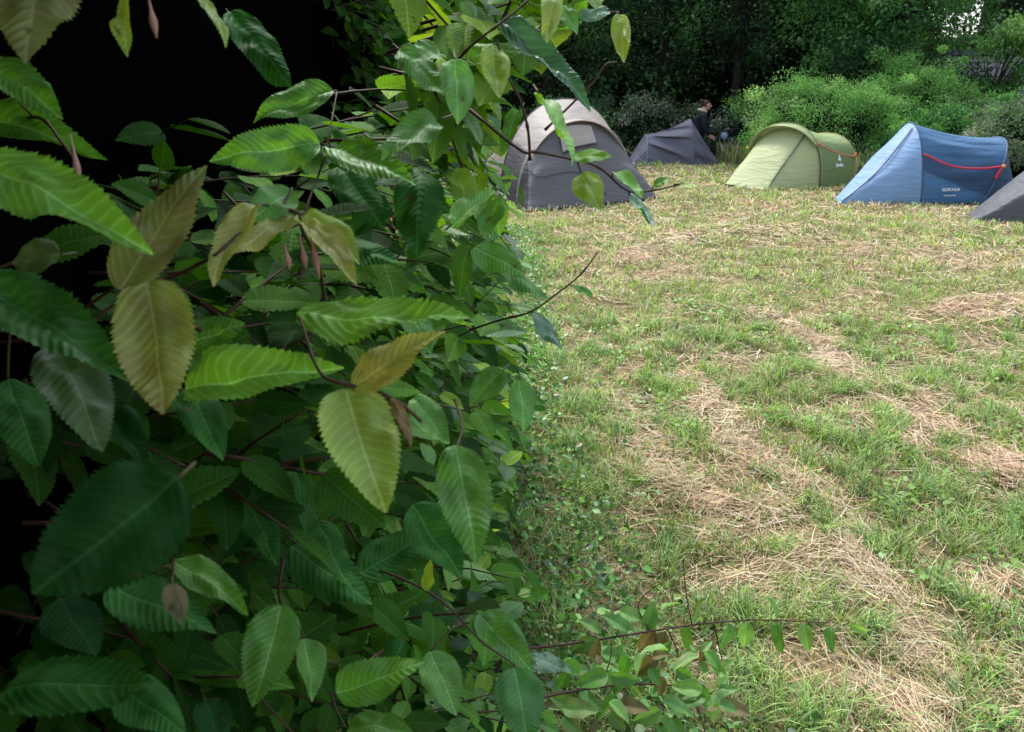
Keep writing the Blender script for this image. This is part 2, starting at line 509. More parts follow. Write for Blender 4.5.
# hay strands
hx, hy, hl, hw = [], [], [], []
for (y0, y1, dens, ll, ww) in ((1.0, 2.0, 13000, .10, .0019), (2.0, 3.2, 11000, .10, .0021), (3.2, 5, 6500, .10, .0028), (5, 8, 2600, .10, .0045), (8, 13, 900, .11, .008), (13, 18, 420, .12, .012)):
    xr = lambda y: 0.70 * y + 0.45
    area = (y1 - y0) * (xr((y0 + y1) / 2))
    x, y = scatter(int(dens * area), y0, y1, 0.0 if y0 < 5 else -1.6, xr)
    H = hay(x, y)
    keep = RNG.random(len(x)) < H ** 1.2 * .95 + 0.05
    x, y = x[keep], y[keep]
    hx.append(x); hy.append(y); hl.append(ll * RNG.uniform(.4, 1.9, len(x))); hw.append(ww * RNG.uniform(.6, 1.5, len(x)))
hx, hy, hl, hw = map(np.concatenate, (hx, hy, hl, hw))
hn = len(hx)
flow = 2.25 + 1.5 * (N1(hx, hy, .5, 2) - .5) * 3
yaw = flow + RNG.normal(0, .8, hn) + (RNG.random(hn) < .5) * PI
H = hay(hx, hy)
elev = RNG.normal(0.02, .10, hn)
t3 = np.array([0, .5, 1.0])
bend = RNG.normal(0, .12, hn)
cx = np.cos(yaw); sy_ = np.sin(yaw)
z0 = ground_h(hx, hy) + 0.004 + RNG.random(hn) ** 1.4 * 0.045 * H + RNG.random(hn) * .012
px_ = hx[:, None] + hl[:, None] * (cx[:, None] * (t3 - .5) - sy_[:, None] * bend[:, None] * (t3 - .5) ** 2 * 2)
py_ = hy[:, None] + hl[:, None] * (sy_[:, None] * (t3 - .5) + cx[:, None] * bend[:, None] * (t3 - .5) ** 2 * 2)
pz_ = np.maximum(z0[:, None] + hl[:, None] * elev[:, None] * (t3 - .5) * 2, ground_h(px_, py_) + .002)
pos = np.stack([px_, py_, pz_], -1)
off = np.stack([-sy_ * hw / 2, cx * hw / 2, RNG.uniform(-.6, .6, hn) * hw / 2], -1)[:, None, :]
V = np.stack([pos - off, pos + off], 2).reshape(hn * 6, 3)
F = ((np.arange(hn) * 6)[:, None, None] + np.array([[0, 1, 3, 2], [2, 3, 5, 4]])[None]).reshape(-1, 4)
hc = pick(STRAW, hn, [.3, .25, .17, .13, .15])
pinkish = N2(hx + 2, hy, 0.6, 2)[:, None]
hc = hc * (1 + (pinkish - .5) * np.array([.2, -.05, .1]))
o = mesh_np('hay', V, F, M_HAY, col=np.repeat(hc, 6, 0))
tag(o, 'dry mown hay lying in pale rows and patches', 'hay', kind='stuff')

# ------------------------------------------------------------------ leaf geometry
def leaf_template(nu, nv, teeth=26, corr=0.010, droop=0.12, fold=0.10, tooth=0.09, ratio=0.58, wave=0.0, petiole=True, veins=13.0):
    """base at the origin, tip at +y (length 1), x across, z up"""
    y = np.linspace(0, 1, nu)
    w = (np.clip(y, 0, 1) ** .52) * (np.clip(1 - y, 0, 1) ** .9)
    w = w / w.max() * ratio / 2
    saw = (y * teeth) % 1.0
    saw2 = (y * teeth * 2.0) % 1.0
    we = w * (1 + tooth * (saw - .5) + tooth * .4 * (saw2 - .5)) + 0.002
    s = np.linspace(-1, 1, nv)
    X = np.where(np.abs(s)[None, :] > .99, we[:, None] * s[None, :], w[:, None] * s[None, :])
    Y = np.repeat(y[:, None], nv, 1)
    Y = Y + (np.abs(s)[None] > .99) * 0.012 * (saw[:, None] - .5)
    A = np.abs(X)
    Z = fold * A * 1.4 - droop * Y ** 2 * 1.0 - 0.25 * A ** 2 * 2
    ph = (Y - (.55 + 1.3 * A) * A) * veins * 2 * PI
    Z = Z - corr * np.cos(ph - PI) * np.clip(A / 0.05, 0, 1) * np.clip(w[:, None] / .1, 0, 1)
    Z = Z + wave * np.sin(Y * 9 + np.sign(X) * .7) * (A / (ratio / 2))
    V = np.stack([X, Y, Z], -1).reshape(-1, 3)
    uv = np.stack([X + .5, Y], -1).reshape(-1, 2)
    idx = np.arange(nu * nv).reshape(nu, nv)
    F = np.stack([idx[:-1, :-1], idx[:-1, 1:], idx[1:, 1:], idx[1:, :-1]], -1).reshape(-1, 4)
    return V, F, uv


def batch(name, tmpl, pos, ydir, nrm, size, col, mat, parent=None, wscale=None, tipcol=None):
    TV, TF, TU = tmpl
    n = len(pos); k = len(TV)
    ydir = ydir / (np.linalg.norm(ydir, axis=1)[:, None] + 1e-9)
    xdir = np.cross(ydir, nrm); xdir /= np.linalg.norm(xdir, axis=1)[:, None] + 1e-9
    zdir = np.cross(xdir, ydir)
    ws = np.ones(n) if wscale is None else wscale
    V = (pos[:, None, :] + size[:, None, None] * (TV[None, :, 0:1] * ws[:, None, None] * xdir[:, None, :] + TV[None, :, 1:2] * ydir[:, None, :] + TV[None, :, 2:3] * zdir[:, None, :]))
    F = (np.arange(n)[:, None, None] * k + TF[None]).reshape(-1, TF.shape[1])
    c = np.repeat(col[:, None, :], k, 1)
    if tipcol is not None:
        e = np.clip(np.abs(TV[:, 0]) * 2.2 + TV[:, 1] * .3, 0, 1)[None, :, None] ** 2
        c = c * (1 - e) + tipcol[:, None, :] * e
    return mesh_np(name, V.reshape(-1, 3), F, mat, parent, uv=np.tile(TU, (n, 1)), col=c.reshape(-1, 3))


# a simple folded rhombus and a six-sided leaf for distant foliage
def simple_template(ratio=.5):
    V = np.array([(0, 0, 0), (ratio / 2, .42, .05), (0, 1, -.08), (-ratio / 2, .42, .05), (0, .45, -.02)], float)
    F = np.array([[0, 1, 4], [1, 2, 4], [2, 3, 4], [3, 0, 4]])
    return V, F[:, ::1], V[:, :2].copy()


def quad_template(ratio=.5):
    V = np.array([(0, 0, 0), (ratio / 2, .45, .06), (0, 1, -.1), (-ratio / 2, .45, .06)], float)
    return V, np.array([[0, 1, 2, 3]]), V[:, :2].copy()


def oval_template(ratio=.6):
    ys_ = [0, .18, .5, .82, 1]; ws_ = [.03, .34, .5, .3, .02]
    V = []; 
    for a, b in zip(ys_, ws_):
        V += [(-b * ratio, a, .08 * b - .12 * a * a), (0, a, -.12 * a * a - .02), (b * ratio, a, .08 * b - .12 * a * a)]
    V = np.array(V, float)
    F = []
    for i in range(4):
        F += [[i * 3, i * 3 + 1, i * 3 + 4, i * 3 + 3], [i * 3 + 1, i * 3 + 2, i * 3 + 5, i * 3 + 4]]
    return V, np.array(F), V[:, :2].copy()


HERO_T = [leaf_template(105, 21, teeth=26, corr=c * .62, droop=d, fold=f * 1.3, wave=wv, tooth=.14) for c, d, f, wv in
          ((.010, .10, .14, .0), (.008, .16, .22, .012), (.011, .04, .08, .018), (.009, .22, .1, -.012))]
MID_T = [leaf_template(40, 9, teeth=13, corr=.008, droop=d, fold=f * 1.2, wave=wv, tooth=.17) for d, f, wv in ((.12, .18, .0), (.22, .1, .015), (.04, .25, -.01))]

# ------------------------------------------------------------------ the hedge in front
hedge = empty('hedge', (-0.9, 1.6, 0))
tag(hedge, 'dense hedge of serrated ribbed green leaves with a few bronze young ones', 'hedge')
HO = np.array([-0.9, 1.6, 0])

# near-black block inside the hedge, its colour stands in for deep shade
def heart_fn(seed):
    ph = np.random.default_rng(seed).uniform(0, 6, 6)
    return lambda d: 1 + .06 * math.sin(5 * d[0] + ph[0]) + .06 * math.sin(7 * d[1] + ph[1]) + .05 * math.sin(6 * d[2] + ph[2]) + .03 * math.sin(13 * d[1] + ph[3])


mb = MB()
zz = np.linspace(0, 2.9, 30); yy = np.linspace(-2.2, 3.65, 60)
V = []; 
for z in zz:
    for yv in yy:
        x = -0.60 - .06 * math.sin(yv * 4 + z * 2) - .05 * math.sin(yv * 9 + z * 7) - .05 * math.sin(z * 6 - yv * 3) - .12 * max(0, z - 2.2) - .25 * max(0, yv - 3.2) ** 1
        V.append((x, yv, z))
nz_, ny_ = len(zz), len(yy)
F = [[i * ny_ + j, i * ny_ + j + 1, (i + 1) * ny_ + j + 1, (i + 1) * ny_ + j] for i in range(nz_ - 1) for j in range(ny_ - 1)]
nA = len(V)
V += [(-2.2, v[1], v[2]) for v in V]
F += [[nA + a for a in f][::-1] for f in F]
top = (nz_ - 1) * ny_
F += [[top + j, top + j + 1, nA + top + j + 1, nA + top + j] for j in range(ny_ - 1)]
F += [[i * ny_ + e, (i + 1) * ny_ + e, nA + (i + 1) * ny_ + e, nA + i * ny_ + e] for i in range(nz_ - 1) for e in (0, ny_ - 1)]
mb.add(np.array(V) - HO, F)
mb.build('painted_shade_core', M_CORE, hedge)

# shoots with alternate leaves
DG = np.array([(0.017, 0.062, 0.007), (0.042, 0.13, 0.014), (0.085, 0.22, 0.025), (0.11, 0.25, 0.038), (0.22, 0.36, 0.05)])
lp, ly, ln, ls, lc, lt = [], [], [], [], [], []
tw = MB()


def add_shoot(o, d, L, col_p, size=(.055, .092), force=False, mindepth=.62, upn=.9):
    d = d / np.linalg.norm(d)
    n = max(3, int(L / .032))
    pts = []; p = o.copy(); dd = d.copy()
    for i in range(n + 1):
        pts.append(p.copy()); dd = dd + np.array([0, 0, -.035]) + RNG.normal(0, .05, 3); dd /= np.linalg.norm(dd); p = p + dd * L / n
    pts = np.array(pts)
    side = np.cross(dd, [0, 0, 1]); side /= np.linalg.norm(side) + 1e-9
    ok = 0; last = 0
    base_c = col_p
    for i in range(1, n + 1):
        sgn = 1 if i % 2 else -1
        q = pts[i]
        fl = (d * .65 + sgn * side * .75 + np.array([0, 0, RNG.uniform(-.55, .1)]) + RNG.normal(0, .15, 3))
        if i == n: fl = d + np.array([0, 0, -.3])
        s = RNG.uniform(*size) * (0.75 + .35 * math.sin(PI * min(1, i / n + .15)))
        tipq = q + fl / np.linalg.norm(fl) * s
        pxx, pyy, dep = proj(tipq); px2, py2, dep2 = proj(q)
        if force and ((-.1 < dep < 1.6 and -200 < pxx < 1224 and -200 < pyy < 930) or (-.1 < dep2 < 1.6 and -200 < px2 < 1224 and -200 < py2 < 930) or np.linalg.norm(q - CO) < .28): continue
        if not force:
            if dep < mindepth or dep2 < mindepth * .95: continue
            lim = edge_px(pyy, dep)
            if pxx > lim or px2 > lim: continue
            if 60 < pxx < 405 - 20 * dep and pyy < 130 and RNG.random() < .85: continue
            if 385 < pxx and pyy < 250 and dep > 1.4 and RNG.random() < .62: continue
        last = i
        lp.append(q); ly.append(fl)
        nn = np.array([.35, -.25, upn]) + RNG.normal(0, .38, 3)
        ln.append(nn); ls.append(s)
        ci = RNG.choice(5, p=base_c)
        if not force and pxx < 300: ci = min(ci, 2 if pxx > 180 else 1)  # leaves further left take darker colours, painting the shade there
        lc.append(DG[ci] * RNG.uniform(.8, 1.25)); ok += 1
    if ok > 2:
        pts = pts[:last + 1]; tw.tube(pts - HO, np.linspace(.0022, .0009, len(pts)), 5)


def edge_px(py, dep):
    ys_ = [-60, 0, 60, 100, 150, 200, 300, 400, 460, 520, 600, 740]
    xs_ = [605, 600, 548, 503, 510, 518, 528, 545, 525, 510, 545, 560]
    return float(np.interp(py, ys_, xs_)) + RNG.normal(0, 9)


# near and middle shoots
cnt = 0
for _ in range(2600):
    yv = RNG.uniform(.55, 3.5); z = RNG.uniform(.05, 2.1)
    o = np.array([RNG.uniform(-.62, -.2), yv, z])
    d = np.array([1.0, RNG.normal(-.15, .5), RNG.normal(.05, .45)])
    pxx, pyy, dep = proj(o)
    if not (-80 < pxx < 620 and -80 < pyy < 820): continue
    if dep < .8: continue
    if pxx < 420 and pyy < 120 and RNG.random() < .95: continue
    if pxx < 400 and RNG.random() < .5: continue
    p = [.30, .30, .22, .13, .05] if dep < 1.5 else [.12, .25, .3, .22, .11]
    L = RNG.uniform(.14, .42)
    add_shoot(o, d, L, p, mindepth=.80 if pxx < 470 else .72)
    cnt += 1
    if cnt > 760: break
# low shoots at the foot of the hedge
for _ in range(150):
    yv = RNG.uniform(.9, 3.6)
    o = np.array([RNG.uniform(-.35, -.1), yv, RNG.uniform(.03, .5)])
    add_shoot(o, np.array([1, RNG.normal(0, .6), RNG.normal(.1, .3)]), RNG.uniform(.12, .3), [.12, .25, .3, .23, .10], size=(.045, .07))
for _ in range(150):   # ragged top corner of the far end
    o = np.array([RNG.uniform(-.75, -.55), RNG.uniform(2.9, 3.7), RNG.uniform(1.3, 2.5)])
    add_shoot(o, np.array([RNG.uniform(.6, 1), RNG.normal(0, .5), RNG.normal(.0, .4)]), RNG.uniform(.12, .3), [.6, .3, .1, 0, 0], size=(.05, .08), force=True)
for _ in range(240):   # end of the hedge, far side
    o = np.array([RNG.uniform(-1.1, -.5), RNG.uniform(3.3, 3.75), RNG.uniform(.2, 2.6)])
    add_shoot(o, np.array([RNG.uniform(0, 1), RNG.normal(.2, .6), RNG.normal(.0, .4)]), RNG.uniform(.2, .4), [.5, .3, .15, .05, 0], size=(.06, .09), force=True)
for _ in range(60):    # leaves given darker colours to paint the shaded side next to the camera
    o = P(RNG.uniform(-60, 230), RNG.uniform(250, 760), RNG.uniform(.62, .86))
    add_shoot(o, np.array([RNG.uniform(.2, 1), RNG.normal(0, .5), RNG.normal(0, .5)]), RNG.uniform(.08, .18), [.6, .3, .1, 0, 0], size=(.05, .08), mindepth=.56)
for _ in range(135):    # sprays coloured paler to look lit, hanging into the top of the view
    o = P(RNG.uniform(375, 550), RNG.uniform(-60, 110), RNG.uniform(.78, 1.25))
    add_shoot(o, np.array([RNG.uniform(.3, 1), RNG.normal(0, .4), RNG.normal(-.1, .4)]), RNG.uniform(.10, .22), [.02, .08, .2, .35, .35], size=(.045, .075), mindepth=.7)
# hedge canopy added unseen above and behind the camera to shade the leaves below
up_o = []
for _ in range(260):   # unseen hedge shoots added behind the camera to block light
    o = np.array([RNG.uniform(-.8, -.28), RNG.uniform(-1.0, .02), RNG.uniform(.4, 2.2)])
    add_shoot(o, np.array([.5, RNG.normal(-.2, .6), RNG.normal(0, .4)]), .3, [.3, .3, .2, .15, .05], size=(.08, .12), force=True)
for _ in range(560):
    o = np.array([RNG.uniform(-1.6, -.30), RNG.uniform(-1.2, 1.1), RNG.uniform(1.95, 2.6)])
    if o[1] > .5 and o[2] < 2.1: o[2] += .25
    add_shoot(o, np.array([1, RNG.normal(0, .6), RNG.normal(0, .3)]), .4, [.3, .3, .2, .15, .05], size=(.08, .12), force=True)
lp, ly, ln, ls, lc = map(np.array, (lp, ly, ln, ls, lc))
print('mass leaves', len(lp))
TVs, TFs = [], []
part = RNG.integers(0, 3, len(lp))
allV, allF, allU, allC = [], [], [], []
off_n = 0
for k in range(3):
    sel = part == k
    o = batch('tmp', MID_T[k], lp[sel] - HO, ly[sel], ln[sel], ls[sel], lc[sel], M_MASS)
    me = o.data; nv = len(me.vertices)
    a = np.empty(nv * 3, np.float32); me.vertices.foreach_get('co', a)
    f = np.empty(len(me.loops), np.int32); me.loops.foreach_get('vertex_index', f)
    allV.append(a.reshape(-1, 3)); allF.append(f.reshape(-1, 4) + off_n); off_n += nv
    allU.append(np.tile(MID_T[k][2], (sel.sum(), 1))); allC.append(np.repeat(lc[sel], len(MID_T[k][0]), 0))
    bpy.data.objects.remove(o); bpy.data.meshes.remove(me)
fol = mesh_np('foliage', np.concatenate(allV), np.concatenate(allF), M_MASS, hedge, uv=np.concatenate(allU), col=np.concatenate(allC))
fol.data.materials.append(M_GLOSS)
mi = []
for k in range(3):
    pk = lp[part == k]; ppx = proj(pk.T.T[0])[0] if False else 512 + FPX * (pk - CO) @ CR / np.maximum((pk - CO) @ CF, .05)
    glossy = (ppx > 390) & (RNG.random(len(pk)) < .22)
    mi.append(np.repeat(glossy.astype(np.int32), len(MID_T[k][1])))
fol.data.polygons.foreach_set('material_index', np.concatenate(mi))
tw.build('twigs', M_TWIG, hedge)

# the large leaves nearest the camera, one by one: base px, tip px, depth base, depth tip, apparent width px, tilt, colour, template
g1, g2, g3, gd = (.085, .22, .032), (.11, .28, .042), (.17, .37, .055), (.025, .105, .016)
gk = (.010, .048, .008)  # near-black green, deep shade put into the colour of left-hand leaves
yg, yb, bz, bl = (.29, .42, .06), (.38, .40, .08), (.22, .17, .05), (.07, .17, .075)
HERO = [
    ((320, 141), (213, 160), .80, .76, 50, 15, g2, 0), ((333, 91), (253, 116), .86, .84, 36, 35, g2, 1), ((230, 14), (287, 86), 1.0, .97, 38, 30, gd, 0),
    ((329, 150), (413, 168), .76, .70, 36, 40, g2, 1), ((338, 166), (378, 222), .85, .82, 48, 15, gd, 0), ((421, 174), (417, 250), .84, .80, 58, 10, gd, 2),
    ((452, 224), (497, 182), .80, .84, 28, 30, g3, 1), ((474, 246), (523, 271), .82, .80, 34, 35, g2, 2),
    ((-14, 172), (121, 222), .40, .36, 70, 30, g3, 1), ((-20, 58), (64, 99), .5, .46, 34, 45, g2, 0), ((-14, 118), (79, 142), .55, .5, 38, 35, g1, 1),
    ((45, -50), (30, 61), .40, .36, 90, 15, (.20, .23, .06), 2), ((132, -12), (117, 43), .42, .40, 16, 60, yg, 1), ((192, -12), (231, 36), .42, .40, 15, 60, yg, 1),
    ((118, 290), (206, 168), .46, .47, 58, 20, (.16, .24, .05), 2), ((150, 288), (163, 409), .44, .40, 88, 10, (.30, .33, .06), 0),
    ((256, 206), (213, 271), .47, .43, 32, 45, yb, 1), ((292, 188), (252, 222), .50, .48, 42, 20, g2, 0), ((300, 214), (352, 270), .48, .44, 24, 50, yb, 1),
    ((305, 213), (360, 246), .50, .46, 26, 50, yg, 0), ((296, 216), (232, 240), .50, .45, 20, 55, yb, 3),
    ((301, 318), (459, 322), .52, .46, 46, 45, g3, 2), ((178, 386), (315, 364), .52, .48, 56, 25, g3, 1), ((349, 386), (439, 334), .44, .42, 44, 25, yb, 2),
    ((346, 388), (378, 505), .44, .40, 86, 10, yg, 0), ((392, 398), (418, 440), .44, .43, 15, 45, bz, 3),
    ((-16, 288), (122, 352), .46, .42, 74, 25, (.04, .14, .024), 1), ((58, 345), (95, 441), .46, .43, 76, 15, (.06, .11, .03), 0), ((8, 380), (34, 464), .52, .5, 62, 15, gd, 2),
    ((188, 388), (220, 456), .60, .58, 48, 15, gd, 0), ((106, 404), (152, 462), .62, .6, 34, 30, gk, 1),
    ((178, 478), (42, 600), .34, .32, 132, 12, gk, 2), ((174, 562), (246, 596), .50, .47, 32, 35, g1, 1), ((112, 588), (212, 634), .48, .46, 62, 25, gd, 2),
    ((172, 583), (181, 623), .44, .43, 25, 30, (.10, .10, .03), 0), ((12, 692), (142, 668), .46, .42, 66, 20, gd, 1), ((118, 686), (182, 731), .50, .48, 52, 20, gd, 0),
    ((244, 492), (281, 559), .68, .66, 36, 30, gd, 0), ((294, 472), (314, 543), .74, .72, 24, 45, gd, 1), ((281, 605), (257, 704), .62, .58, 62, 10, g1, 0),
    ((304, 638), (321, 696), .72, .7, 32, 35, g1, 1), ((292, 548), (369, 604), .76, .74, 58, 15, gd, 2), ((317, 520), (352, 586), .74, .72, 34, 30, gd, 0),
    ((333, 692), (418, 668), .62, .60, 46, 15, g2, 2), ((455, 448), (481, 557), .60, .56, 62, 8, g1, 0), ((412, 508), (462, 572), .70, .68, 54, 20, gd, 1),
    ((360, 574), (424, 532), .80, .82, 48, 15, gd, 2), ((430, 652), (460, 711), .78, .75, 46, 15, g1, 0), ((515, 667), (526, 744), .82, .78, 56, 12, (.055, .18, .03), 0),
    ((478, 614), (532, 666), .86, .83, 42, 20, g1, 1), ((528, 657), (571, 667), .95, .93, 24, 40, bl, 2), ((346, 728), (408, 724), .6, .58, 30, 35, g1, 1),
    ((500, 30), (597, 87), .74, .70, 27, 45, bl, 1), ((551, -14), (553, 41), .72, .70, 25, 25, yg, 0), ((560, 6), (578, 30), .8, .79, 20, 30, g2, 1),
    ((618, 14), (626, 59), .90, .88, 21, 12, yg, 0), ((609, 9), (573, 20), .85, .84, 17, 50, bl, 2), ((400, 50), (446, 90), .72, .70, 32, 35, g1, 0),
    ((455, 60), (462, 117), .66, .64, 40, 25, g2, 1), ((492, 46), (499, 93), .7, .68, 32, 20, yg, 0), ((538, 92), (577, 151), .62, .58, 11, 70, g3, 1),
    ((573, 156), (610, 159), .72, .70, 17, 45, g3, 2), ((581, 173), (597, 207), .72, .70, 34, 8, yg, 0), ((614, 173), (645, 191), .74, .72, 12, 60, g3, 1),
    ((631, 197), (659, 224), .75, .72, 8, 68, bl, 0), ((654, 186), (670, 177), .76, .75, 10, 40, g2, 1), ((680, 184), (699, 188), .76, .75, 8, 50, yg, 2),
    ((534, 313), (563, 347), .9, .88, 18, 45, bl, 0), ((571, 286), (594, 293), .95, .94, 7, 60, g2, 1), ((497, 264), (546, 302), .9, .88, 20, 50, g1, 2),
    ((418, 40), (440, 60), .75, .74, 20, 35, g2, 2), ((390, 205), (345, 232), .9, .88, 30, 30, gd, 1), ((470, 240), (455, 292), .86, .84, 30, 25, g1, 3),
    ((503, 370), (470, 402), .85, .83, 34, 30, g1, 0), ((412, 400), (452, 436), .74, .72, 32, 30, g1, 1), ((520, 380), (527, 430), .95, .93, 30, 35, g2, 0),
    ((404, 640), (380, 690), .8, .78, 34, 25, gd, 3), ((205, 700), (225, 742), .6, .58, 40, 25, gk, 1), ((60, 600), (95, 655), .6, .58, 60, 25, gk, 2),
    ((438, 120), (384, 150), .7, .66, 34, 40, g1, 1), ((330, 245), (395, 262), .8, .78, 34, 35, gd, 0), ((520, 110), (497, 150), .8, .78, 18, 45, g2, 1),
    ((466, 60), (528, 40), .74, .72, 22, 50, g3, 3), ((60, 255), (10, 262), .5, .5, 40, 35, (.08, .12, .03), 0), ((180, 350), (238, 320), .6, .58, 44, 30, g1, 2),
    ((250, 470), (200, 455), .75, .72, 40, 30, gk, 1), ((425, 590), (432, 560), .78, .77, 14, 40, yg, 2), ((405, 305), (430, 350), .8, .78, 30, 35, g1, 1),
    ((500, 200), (478, 232), .85, .83, 24, 40, g2, 0),
]
BR = [  # px polyline with depth
    [(300, 275, .75), (305, 215, .76), (322, 165, .80), (330, 130, .82), (337, 92, .86)],
    [(200, 330, .55), (160, 290, .48), (192, 268, .46), (215, 255, .44), (240, 232, .45)],
    [(420, 420, .7), (395, 400, .48), (350, 385, .44), (320, 372, .45), (300, 318, .50)],
    [(325, 300, .6), (318, 262, .5), (303, 232, .49), (300, 214, .49), (270, 206, .49)],
    [(440, 80, .8), (470, 47, .72), (505, 20, .70), (540, -10, .70)],
    [(470, 110, .72), (520, 150, .7), (536, 152, .7), (575, 160, .72), (600, 168, .73), (628, 191, .75), (655, 190, .76), (682, 184, .77)],
    [(530, 160, .72), (528, 130, .7), (520, 100, .7), (505, 70, .7), (497, 40, .7)],
    [(545, 130, .9), (578, 98, .9), (595, 80, .9), (605, 65, .9), (617, 62, .9)],
    [(560, 22, .88), (590, 14, .88), (612, 12, .9), (620, 13, .9)],
    [(470, 330, 1.0), (500, 320, .95), (530, 312, .93), (555, 295, .94), (580, 275, .95), (598, 252, .96)],
    [(340, 560, .85), (385, 572, .80), (425, 590, .78), (452, 610, .78), (480, 640, .80), (515, 665, .82)],
    [(283, 560, .7), (279, 590, .64), (281, 606, .62)],
    [(-20, 125, .56), (10, 122, .55), (40, 118, .52), (60, 140, .50), (78, 165, .49)],
    [(400, 640, .85), (370, 660, .75), (345, 690, .64), (332, 694, .62)],
    [(-30, 300, .5), (20, 330, .5), (60, 345, .47), (120, 300, .48), (155, 289, .45)],
    [(210, 560, .6), (180, 560, .52), (174, 562, .5), (172, 580, .45)],
    [(455, 400, .8), (462, 425, .66), (456, 449, .60)],
]
branches = []; bpts = []
for b in BR:
    pts = smooth_path([P(*q) for q in b], 26)
    kn = .0011 + .0005 * (np.arange(26) % 7 == 0)
    mbb = MB(); mbb.tube(pts - HO, np.linspace(1.25, .75, 26) * kn, 7)
    branches.append(mbb.build('branch', M_TWIG, hedge)); bpts.append(pts)

px_seed = 0.0; bendx = 0.03
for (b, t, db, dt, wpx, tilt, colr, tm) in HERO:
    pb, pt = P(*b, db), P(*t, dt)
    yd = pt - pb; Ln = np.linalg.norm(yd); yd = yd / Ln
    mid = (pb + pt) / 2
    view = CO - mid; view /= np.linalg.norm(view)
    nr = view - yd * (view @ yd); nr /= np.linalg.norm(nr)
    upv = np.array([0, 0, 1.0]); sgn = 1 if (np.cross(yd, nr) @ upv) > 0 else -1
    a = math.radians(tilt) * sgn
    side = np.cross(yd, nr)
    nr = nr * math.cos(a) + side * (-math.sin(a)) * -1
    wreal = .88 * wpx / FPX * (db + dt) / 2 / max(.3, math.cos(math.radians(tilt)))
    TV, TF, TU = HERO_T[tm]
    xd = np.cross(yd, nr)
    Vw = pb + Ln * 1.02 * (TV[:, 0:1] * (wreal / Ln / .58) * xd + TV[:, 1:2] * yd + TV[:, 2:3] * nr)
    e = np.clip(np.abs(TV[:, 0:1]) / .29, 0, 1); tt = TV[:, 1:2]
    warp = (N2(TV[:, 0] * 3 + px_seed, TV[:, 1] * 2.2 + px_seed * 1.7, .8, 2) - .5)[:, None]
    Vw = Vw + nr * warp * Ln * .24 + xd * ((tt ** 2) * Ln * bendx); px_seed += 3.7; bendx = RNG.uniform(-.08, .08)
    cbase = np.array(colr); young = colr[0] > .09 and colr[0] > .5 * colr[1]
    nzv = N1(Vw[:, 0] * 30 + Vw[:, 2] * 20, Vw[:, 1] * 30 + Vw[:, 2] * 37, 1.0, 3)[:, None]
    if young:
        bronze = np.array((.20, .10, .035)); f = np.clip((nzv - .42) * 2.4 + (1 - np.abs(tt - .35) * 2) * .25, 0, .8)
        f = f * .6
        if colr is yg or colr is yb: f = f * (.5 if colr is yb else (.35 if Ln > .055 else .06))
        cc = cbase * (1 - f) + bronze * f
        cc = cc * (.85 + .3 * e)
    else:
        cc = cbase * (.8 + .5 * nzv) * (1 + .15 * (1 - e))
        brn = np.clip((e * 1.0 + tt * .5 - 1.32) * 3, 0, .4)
        cc = cc * (1 - brn) + np.array((.13, .11, .03)) * brn
    # petiole towards the closest branch
    best = min(range(len(bpts)), key=lambda i: np.min(np.linalg.norm(bpts[i] - pb, axis=1)))
    q = bpts[best][np.argmin(np.linalg.norm(bpts[best] - pb, axis=1))]
    dist = np.linalg.norm(q - pb)
    if dist > .05: q = pb - yd * .011 - view * .016
    V = list(Vw - HO); Fl = TF.tolist(); U = list(TU); Cc = list(cc)
    pm = MB(); pm.tube(smooth_path([q - HO, (q + pb) / 2 - HO - yd * .002, pb - HO], 6), [.0009] * 6, 5)
    pv = pm.v[0]; n0 = len(V)
    V += list(pv); Fl += [[i + n0 for i in f] for f in pm.f]; U += [(.5, 0)] * len(pv); Cc += [np.array((.06, .05, .02))] * len(pv)
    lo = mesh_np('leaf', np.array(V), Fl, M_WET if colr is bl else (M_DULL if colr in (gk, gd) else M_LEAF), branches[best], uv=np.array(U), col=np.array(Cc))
    if young:
        lo['label'] = 'young yellow-green leaf tinted bronze'
# pink buds
M_BUD = plain('bud_scale', (.55, .30, .24), .5, .3, 200, trans=.3)
for (x, y, d, a, L, brn) in ((152, 25, .40, 1.6, .012, 12), (152, 340 / 2 + 0, .44, 1.2, 0, 12), (75, 168, .46, 1.1, .016, 12), (314, 262, .46, 1.5, .016, 3), (303, 262, .46, 1.6, .010, 3), (287, 266, .46, 1.6, .008, 3)):
    if L == 0: continue
    c0 = P(x, y - 10, d); d0 = (P(x + 4, y + 10, d) - c0); d0 /= np.linalg.norm(d0)
    m_ = MB(); m_.tube(smooth_path([c0 - d0 * L * .9 - HO, c0 - HO, c0 + d0 * L * .5 - HO, c0 + d0 * L - HO], 9), [.0005, .0006, .0009, .0016, .0021, .0020, .0015, .0008, .0003], 8)
    m_.build('bud', M_BUD, branches[brn])

